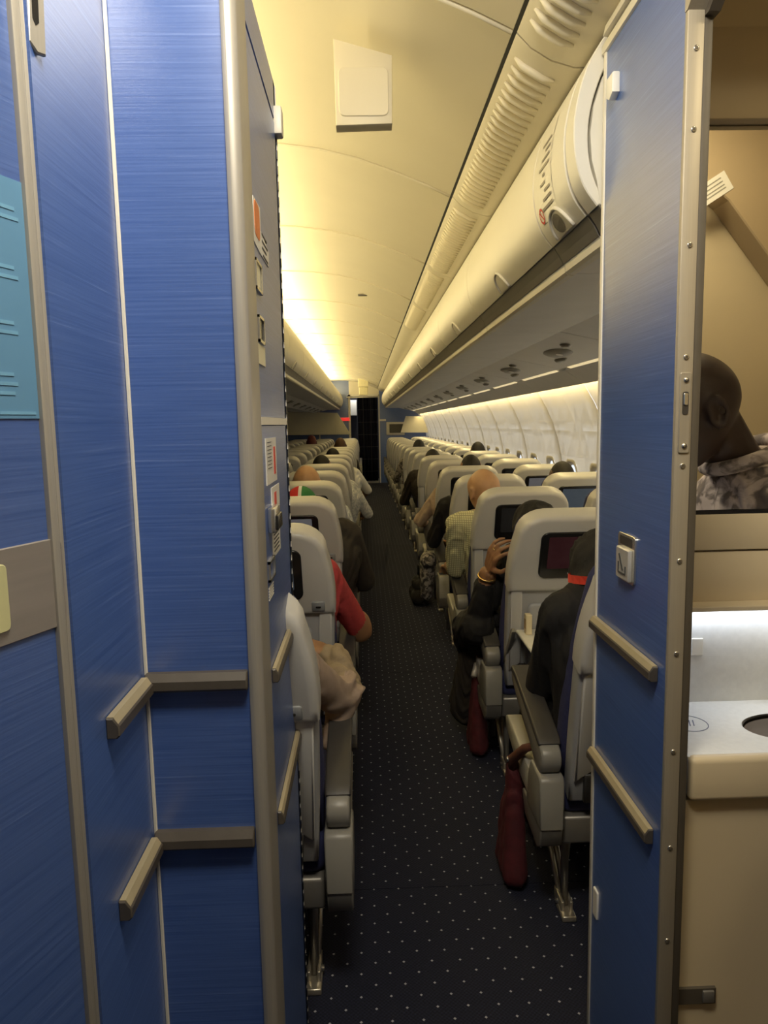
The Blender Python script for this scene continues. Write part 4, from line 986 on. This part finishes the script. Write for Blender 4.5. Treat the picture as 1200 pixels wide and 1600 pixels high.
def scarf(parent, c, nk, sh, m):
    c, nk = Vector(c), Vector(nk)
    B = [(c+Vector((0, -.02, .015)), c+Vector((0, .0, .03)), .100, .092, 'cloth'), (c+Vector((0, -.02, -.01)), nk+Vector((0, -.01, 0)), .098, .088, 'cloth')]
    for g in (-1, 1): B += [(nk+Vector((g*.02, 0, .01)), nk+Vector((g*sh, .01, -.075)), .085, .070, 'cloth')]
    B += [(nk, nk+Vector((0, .07, -.16)), .09, .07, 'cloth'), (nk, nk+Vector((0, -.02, -.14)), .095, .085, 'cloth')]
    return remesh_cloth('headscarf', B, m, parent, .011)
EYEW = mat('eye_white', (.75, .72, .68), .3); EYED = mat('eye_iris', (.02, .012, .008), .2)
def eyes(parent, c, fwd, upv, s=1.0):
    c, fwd, upv = Vector(c), Vector(fwd).normalized(), Vector(upv); upv = (upv-fwd*upv.dot(fwd)).normalized(); side = fwd.cross(upv)
    for g in (-1, 1):
        p = c+(side*g*.030+fwd*.0715+upv*.002)*s
        bm = bmesh.new(); bmesh.ops.create_uvsphere(bm, u_segments=12, v_segments=8, radius=.0115*s); bmesh.ops.translate(bm, vec=p, verts=bm.verts[:]); e = to('eye', bm, EYEW, parent, True)
        bm = bmesh.new(); bmesh.ops.create_uvsphere(bm, u_segments=10, v_segments=6, radius=.0056*s); bmesh.ops.translate(bm, vec=p+fwd*.0075*s, verts=bm.verts[:]); to('iris', bm, EYED, e, True)
def passenger(key, label, skin, top, legs=None, hair=None, fore=None, voxel=.009, scarfm=None, **kw):
    s = SEAT[key].location; hc = kw.get('head_c', (0, -.03, 1.075)); f_ = kw.get('fwd', (0, 1, 0))
    extra = kw.pop('extra', []); wk = kw.pop('wrinkle', 1.0); scl = kw.pop('hs', 1.0)
    B = seated(**kw)+extra
    o = build_person('person', B, {'top': top, 'legs': legs or GREYT, 'skin': skin, 'sleeve': top, 'fore': fore or top, 'shoe': SHOE}, voxel, (hc, f_, (0, 0, 1), scl), wrinkle=wk, loc=s)
    tag(o, label, 'person', 'seated passengers')
    eyes(o, hc, f_, (0, 0, 1), scl)
    if hair: hair_cap(o, hc, hair, scl)
    if scarfm: 
        nk = (hc[0]*.8, -.09, .955); scarf(o, hc, nk, .13, scarfm)
    return o
# --- window side
p0 = passenger(('R', 0), 'person in black robe and headscarf with a red lanyard beside the partition', SKIN_D, BLACKC, BLACKC, scarfm=BLACKC, robe=True, big=1.12, shs=.145, head_c=(-.075, .0, .985), arms=((-.215, .10, .62), (-.12, .30, .60), (.24, .05, .64), (.18, .26, .62)), dx=-.05, hs=.95)
nk = Vector((-.066, -.075, .982))
ln = [nk+Vector((.122*math.cos(a), .118*math.sin(a), -.016*math.sin(a)+.004)) for a in [2*math.pi*i/28 for i in range(29)]]
bm = bmesh.new(); up_ = []
for p in ln: up_.append((bm.verts.new(p+Vector((0, 0, .011))), bm.verts.new(p-Vector((0, 0, .011)))))
for a, b in zip(up_, up_[1:]): bm.faces.new((a[0], b[0], b[1], a[1]))
bmesh.ops.solidify(bm, geom=bm.faces[:], thickness=.003)
to('lanyard', bm, mat('lanyard_red', (.75, .05, .03), .6), p0, True)
# raised hand passenger
wv_ = Vector((-.262, -.105, .845)); el = Vector((-.290, -.02, .625))
B = seated(robe=True, big=.92, shs=.13, head_c=(-.055, .0, .975), dx=.0, arms=(tuple(el), tuple(wv_), (.22, .05, .64), (.16, .26, .62)), hands=False)
HD, HN = (.10, -.60, .80), (.95, .25, .10)
B += hand_bones(wv_, HD, HN, .55, .92, .26, flip=-1)
B += [(el+Vector((0, 0, -.02)), el+Vector((.0, .16, -.08)), .075, .085, 'top'), (Vector((-.24, .18, .50)), Vector((-.265, .30, .16)), .085, .105, 'legs'), (Vector((-.25, .05, .62)), Vector((-.27, .22, .48)), .08, .09, 'top')]
B += [(el, el+(wv_-el)*.66, .050, .042, 'sleeve')]
sg_ = SEAT[('R', 1)].location
p1 = build_person('person', B, {'top': BLACKC, 'legs': mat('brown_black_cloth', (.022, .017, .013), .85, noise=.2), 'skin': SKIN_B, 'sleeve': BLACKC, 'fore': SKIN_B, 'shoe': SHOE}, .0045, ((-.055, .0, .975), (0, 1, 0), (0, 0, 1), .95), loc=sg_)
tag(p1, 'person in black with one ringed hand raised over the armrest', 'person', 'seated passengers')
eyes(p1, (-.055, 0, .975), (0, 1, 0), (0, 0, 1), .95); scarf(p1, (-.055, 0, .975), (-.03, -.08, .89), .08, BLACKC)
GOLD = mat('gold', (.75, .52, .20), .25, .9)
def ring_mesh(c, ax, R, r, m, name, parent):
    ax = Vector(ax).normalized(); ref = Vector((0, 1, 0)) if abs(ax.y) < .9 else Vector((1, 0, 0)); x = (ref-ax*ref.dot(ax)).normalized(); y = ax.cross(x)
    return to(name, b_tube([Vector(c)+(x*math.cos(2*math.pi*i/20)+y*math.sin(2*math.pi*i/20))*R for i in range(21)], r, 6, False), m, parent, True)
ring_mesh(wv_-(wv_-el).normalized()*.03, wv_-el, .034, .0045, GOLD, 'bracelet', p1)
hd_ = Vector(HD).normalized(); hn = Vector(HN); hn = (hn-hd_*hn.dot(hd_)).normalized(); hs_ = -hd_.cross(hn)
ring_mesh(wv_+hd_*.100+hs_*-.0105+hn*.010, hd_+hn*.7, .0105, .0022, GOLD, 'ring', p1)
p2 = passenger(('R', 2), 'bald man in a pale yellow checked shirt on the aisle', SKIN_T, CHECK, GREYT, fore=SKIN_T, fwd=(-.40, .91, -.05), head_c=(-.125, -.02, 1.055), dx=-.05, arms=((-.265, .0, .66), (-.27, .24, .62), (.20, .03, .66), (.14, .26, .64)), big=1.08, shs=.175, hs=.98)
passenger(('R', 3), 'person in black sleeves sitting one row ahead of the bald man', SKIN_B, BLACKC, hair=HAIR, arms=((-.30, .02, .66), (-.24, .26, .62), (.22, .03, .66), (.18, .26, .64)), dx=-.06, head_c=(-.03, -.03, .97))
passenger(('R', 4), 'dark-haired person with beige sleeve, two rows ahead of the bald man', SKIN_B, PINKB, hair=HAIR, arms=((-.32, .0, .68), (-.25, .24, .62), (.22, .03, .66), (.18, .26, .64)), dx=-.05, head_c=(.06, -.02, 1.045))
passenger(('R', 6), 'person in dark jacket leaning out into the aisle on the window side', SKIN_D, DARKB, hair=HAIR, arms=((-.34, .05, .64), (-.28, .28, .60), (.2, .03, .66), (.16, .26, .64)), dx=-.10, head_c=(-.06, -.02, 1.03))
passenger(('W', 3), 'dark-haired person in a window seat ahead of a blue screen', SKIN_D, DARKB, hair=HAIR, arms=((-.22, .03, .66), (-.16, .26, .64), (.185, .03, .66), (.15, .26, .64)), shs=.155, head_c=(-.01, -.02, 1.03))
passenger(('R', 9), 'person in a floral sleeve farther along the window-side aisle', SKIN_D, FLORAL, hair=HAIR, arms=((-.31, .03, .66), (-.25, .26, .62), (.22, .03, .66), (.18, .26, .64)), dx=-.06, head_c=(.0, -.02, 1.07))
passenger(('W', 7), 'person with black hair in a window seat near the rear-facing rows', SKIN_D, DARKB, hair=HAIR, arms=((-.22, .03, .66), (-.16, .26, .64), (.185, .03, .66), (.15, .26, .64)), shs=.155, head_c=(0, -.02, 1.07))
# --- middle block
l0 = passenger(('L', 0), 'person in beige jacket with sleeve over the armrest beside the closet', SKIN_B, BEIGE, PINKB, fore=mat('khaki_cloth', (.30, .23, .14), .85, noise=.12, nscale=40, bump=.3, bscale=60), big=.92, dx=-.05, arms=((-.22, .05, .64), (-.16, .26, .62), (.258, .15, .665), (.222, .27, .765)), hdir=(-1, .35, .25), wrinkle=2.0, head_c=(-.06, -.03, 1.0), hair=HAIR, extra=[((.232, .10, .70), (.262, .16, .69), .044, .050, 'top'), ((.262, .17, .68), (.235, .255, .75), .046, .044, 'fore'), ((.258, .15, .66), (.222, .12, .565), .046, .022, 'top'), ((.25, .18, .64), (.222, .15, .575), .036, .02, 'top')])
passenger(('L', 1), 'person in red short sleeves with a bare elbow in the aisle', SKIN_B, REDC, fore=SKIN_B, dx=.05, arms=((-.22, .05, .64), (-.16, .26, .62), (.300, .10, .63), (.26, .32, .62)), head_c=(-.04, -.03, 1.03), hair=HAIR, extra=[((.290, .08, .665), (.300, .10, .63), .050, .048, 'skin')])
passenger(('L', 2), 'person in dark brown jacket whose broad sleeve fills the aisle edge', SKIN_D, DARKB, dx=.10, big=1.25, arms=((-.22, .05, .64), (-.16, .26, .62), (.315, .08, .64), (.30, .32, .58)), head_c=(.03, -.02, .985), hair=None)
l2h = None
passenger(('L', 3), 'bald person in the middle block whose scalp shows above the seats', SKIN_T, WHITEC, fore=SKIN_T, dx=.02, head_c=(-.01, -.02, 1.055), arms=((-.22, .05, .64), (-.16, .26, .62), (.27, .04, .66), (.24, .28, .62)))
passenger(('L', 5), 'person in white patterned shirt with arm out in the aisle', SKIN_B, WHITEC, fore=SKIN_B, hair=HAIR, dx=.12, arms=((-.22, .05, .64), (-.16, .26, .62), (.35, .05, .66), (.30, .28, .62)), head_c=(-.02, -.02, 1.04))
passenger(('L', 7), 'person in plain white shirt farther along the middle-block aisle', SKIN_B, WHITE, fore=SKIN_B, hair=HAIR, dx=.12, arms=((-.22, .05, .64), (-.16, .26, .62), (.36, .05, .70), (.32, .28, .64)), head_c=(.0, -.02, 1.04))
passenger(('L', 10), 'brown-haired person in the far middle-block aisle seats', SKIN_D, DARKB, hair=mat('brown_hair', (.09, .045, .02), .7), dx=.0, head_c=(.0, -.02, 1.10))
passenger(('I1', 12), 'person with dark red headwear far back in the middle block', SKIN_D, DARKB, hair=mat('maroon_hair', (.10, .02, .02), .8), head_c=(0, -.02, 1.12))
passenger(('I2', 10), 'black-haired person in the inner seats of the middle block', SKIN_D, DARKB, hair=HAIR, head_c=(0, -.02, 1.11))
# flag-coloured cap on the third middle-block passenger
def flag_mat():
    m, nt, b = nodemat('flag_cloth'); tc = nt.nodes.new('ShaderNodeTexCoord'); sx = nt.nodes.new('ShaderNodeSeparateXYZ'); nt.links.new(tc.outputs['Object'], sx.inputs[0])
    mr_ = nt.nodes.new('ShaderNodeMapRange'); mr_.inputs['From Min'].default_value = -.06; mr_.inputs['From Max'].default_value = .12; nt.links.new(sx.outputs[0], mr_.inputs[0])
    r = nt.nodes.new('ShaderNodeValToRGB'); r.color_ramp.interpolation = 'CONSTANT'; e = r.color_ramp.elements
    e[0].position = 0; e[0].color = (.62, .03, .03, 1); e[1].position = .46; e[1].color = (.78, .78, .74, 1)
    x = e.new(.54); x.color = (.02, .17, .05, 1); x = e.new(.90); x.color = (.78, .78, .74, 1)
    nt.links.new(mr_.outputs[0], r.inputs[0]); nt.links.new(r.outputs[0], b.inputs['Base Color']); b.inputs['Roughness'].default_value = .8; return m
o2 = [o for o in COL.objects if o.get('label', '').startswith('person in dark brown jacket')][0]
hair_cap(o2, (.03, -.02, .985), flag_mat(), 1.12, .1, 'flag_cap', True)
# --- man in the lavatory, seen in the mirror
hc = Vector((.780, 1.000, 1.418)); fw = Vector((-1, -.02, -.25)); upm = Vector((-.25, 0, 1))
B = [(Vector((.845, .985, 1.39)), Vector((.93, .955, 1.26)), .058, .066, 'skin'), (Vector((.93, .98, 1.24)), Vector((.97, .95, 1.26)), .07, .07, 'top')]
for g in (-1, 1):
    B += [(Vector((.955, .96+g*.03, 1.22)), Vector((.955, .955+g*.145, 1.195)), .075, .066, 'top'), (Vector((.97, .95+g*.06, 1.17)), Vector((1.02, .90+g*.06, .86)), .125, .115, 'top'), (Vector((1.02, .89+g*.09, .84)), Vector((1.0, .88+g*.09, .48)), .085, .062, 'legs'), (Vector((1.0, .88+g*.09, .48)), Vector((1.03, .88+g*.09, .09)), .06, .045, 'legs'), (Vector((1.04, .88+g*.09, .045)), Vector((.88, .88+g*.10, .04)), .042, .036, 'shoe')]
    sh_ = Vector((.95, .955+g*.16, 1.18)); e_ = Vector((.99, .92+g*.20, .99 if g < 0 else 1.0)); w2 = Vector((.80, .93+g*.10, .955))
    B += [(sh_, e_, .058, .047, 'sleeve'), (e_, w2, .044, .032, 'skin')]
    B += hand_bones(w2, (w2-e_), (0, 0, -1), .35)
lm = build_person('person', B, {'top': CAMO, 'legs': GREYT, 'skin': mat('skin_deep', (.055, .032, .022), .5, noise=.12, nscale=25), 'sleeve': CAMO, 'shoe': SHOE}, .007, (tuple(hc), tuple(fw), tuple(upm), 1.20))
tag(lm, 'man in a camouflage-patterned shirt reflected in the lavatory mirror', 'person')
eyes(lm, hc, fw, upm, 1.2)
col = b_tube([Vector((.900, .985, 1.31))+Vector((.085*math.cos(a)+.03, .095*math.sin(a)-.02, .035*math.cos(a))) for a in [2*math.pi*i/24 for i in range(25)]], .018, 8, False)
to('collar', col, CAMO, lm, True)
# ================================================================== BAGS AND LOOSE THINGS
MAROON = mat('maroon_cloth', (.075, .008, .013), .8, noise=.25, nscale=30, bump=.4, bscale=60)
def bag(name, label, cat, bones, m, voxel=.008, loc=(0, 0, 0), group=None):
    o = build_person(name, bones, {'cloth': m}, voxel, None, loc=loc); tag(o, label, cat, group); return o
# red shoulder bag hung on the first window-side armrest
bx_, by_ = .425, RY+.08
hb = bag('shoulder_bag', 'dark red cloth bag hanging beside the first window-side seat', 'bag', [((bx_, by_+.0, .05), (bx_+.01, by_+.06, .36), .040, .022, 'cloth'), ((bx_, by_+.10, .05), (bx_+.01, by_+.08, .36), .042, .022, 'cloth'), ((bx_, by_+.05, .05), (bx_+.01, by_+.07, .36), .042, .022, 'cloth')], MAROON)
to('strap', b_tube([(bx_+.005, by_+.07, .33), (bx_+.0, by_+.03, .40), (bx_+.02, by_-.04, .465), (bx_+.035, by_-.09, .495)], [.016, .015, .013, .011], 8), mat('strap_brown', (.13, .05, .03), .7), hb, True)
to('strap_clip', b_tube([(bx_-.008, by_+.06, .375), (bx_-.016, by_+.03, .40)], .006, 8), CHROME, hb, True)
b2y = RY+PITCHR+.10
hb2 = bag('cloth_bag', 'dark red cloth bag on the floor beside the black-robed legs', 'bag', [((.455, b2y, .05), (.46, b2y+.03, .34), .042, .024, 'cloth'), ((.455, b2y+.09, .05), (.46, b2y+.05, .34), .042, .024, 'cloth'), ((.455, b2y+.045, .05), (.46, b2y+.04, .34), .044, .024, 'cloth')], MAROON)
to('bag_clasp', b_tube([(.43, b2y-.02, .36), (.45, b2y+.03, .40), (.47, b2y+.05, .36)], .012, 8), mat('clasp_pale', (.55, .50, .42), .4, .3), hb2, True)
hbk = bag('handbag', 'black handbag on the carpet beside the aisle seats', 'bag', [((.40, 5.35, .07), (.40, 5.58, .07), .065, .065, 'cloth'), ((.41, 5.38, .15), (.41, 5.55, .15), .055, .055, 'cloth')], BLACKC)
to('bag_handle', b_tube([(.41, 5.38, .19), (.41, 5.42, .29), (.41, 5.51, .29), (.41, 5.55, .19)], .008, 8), BLACKC, hbk, True)
fb = bag('patterned_shawl', 'grey floral shawl hanging off an armrest on the window side', 'shawl', [((.40, RY+PITCHR*3+.10, .52), (.41, RY+PITCHR*3+.22, .50), .05, .06, 'cloth'), ((.40, RY+PITCHR*3+.15, .48), (.39, RY+PITCHR*3+.18, .28), .055, .04, 'cloth')], FLORAL)
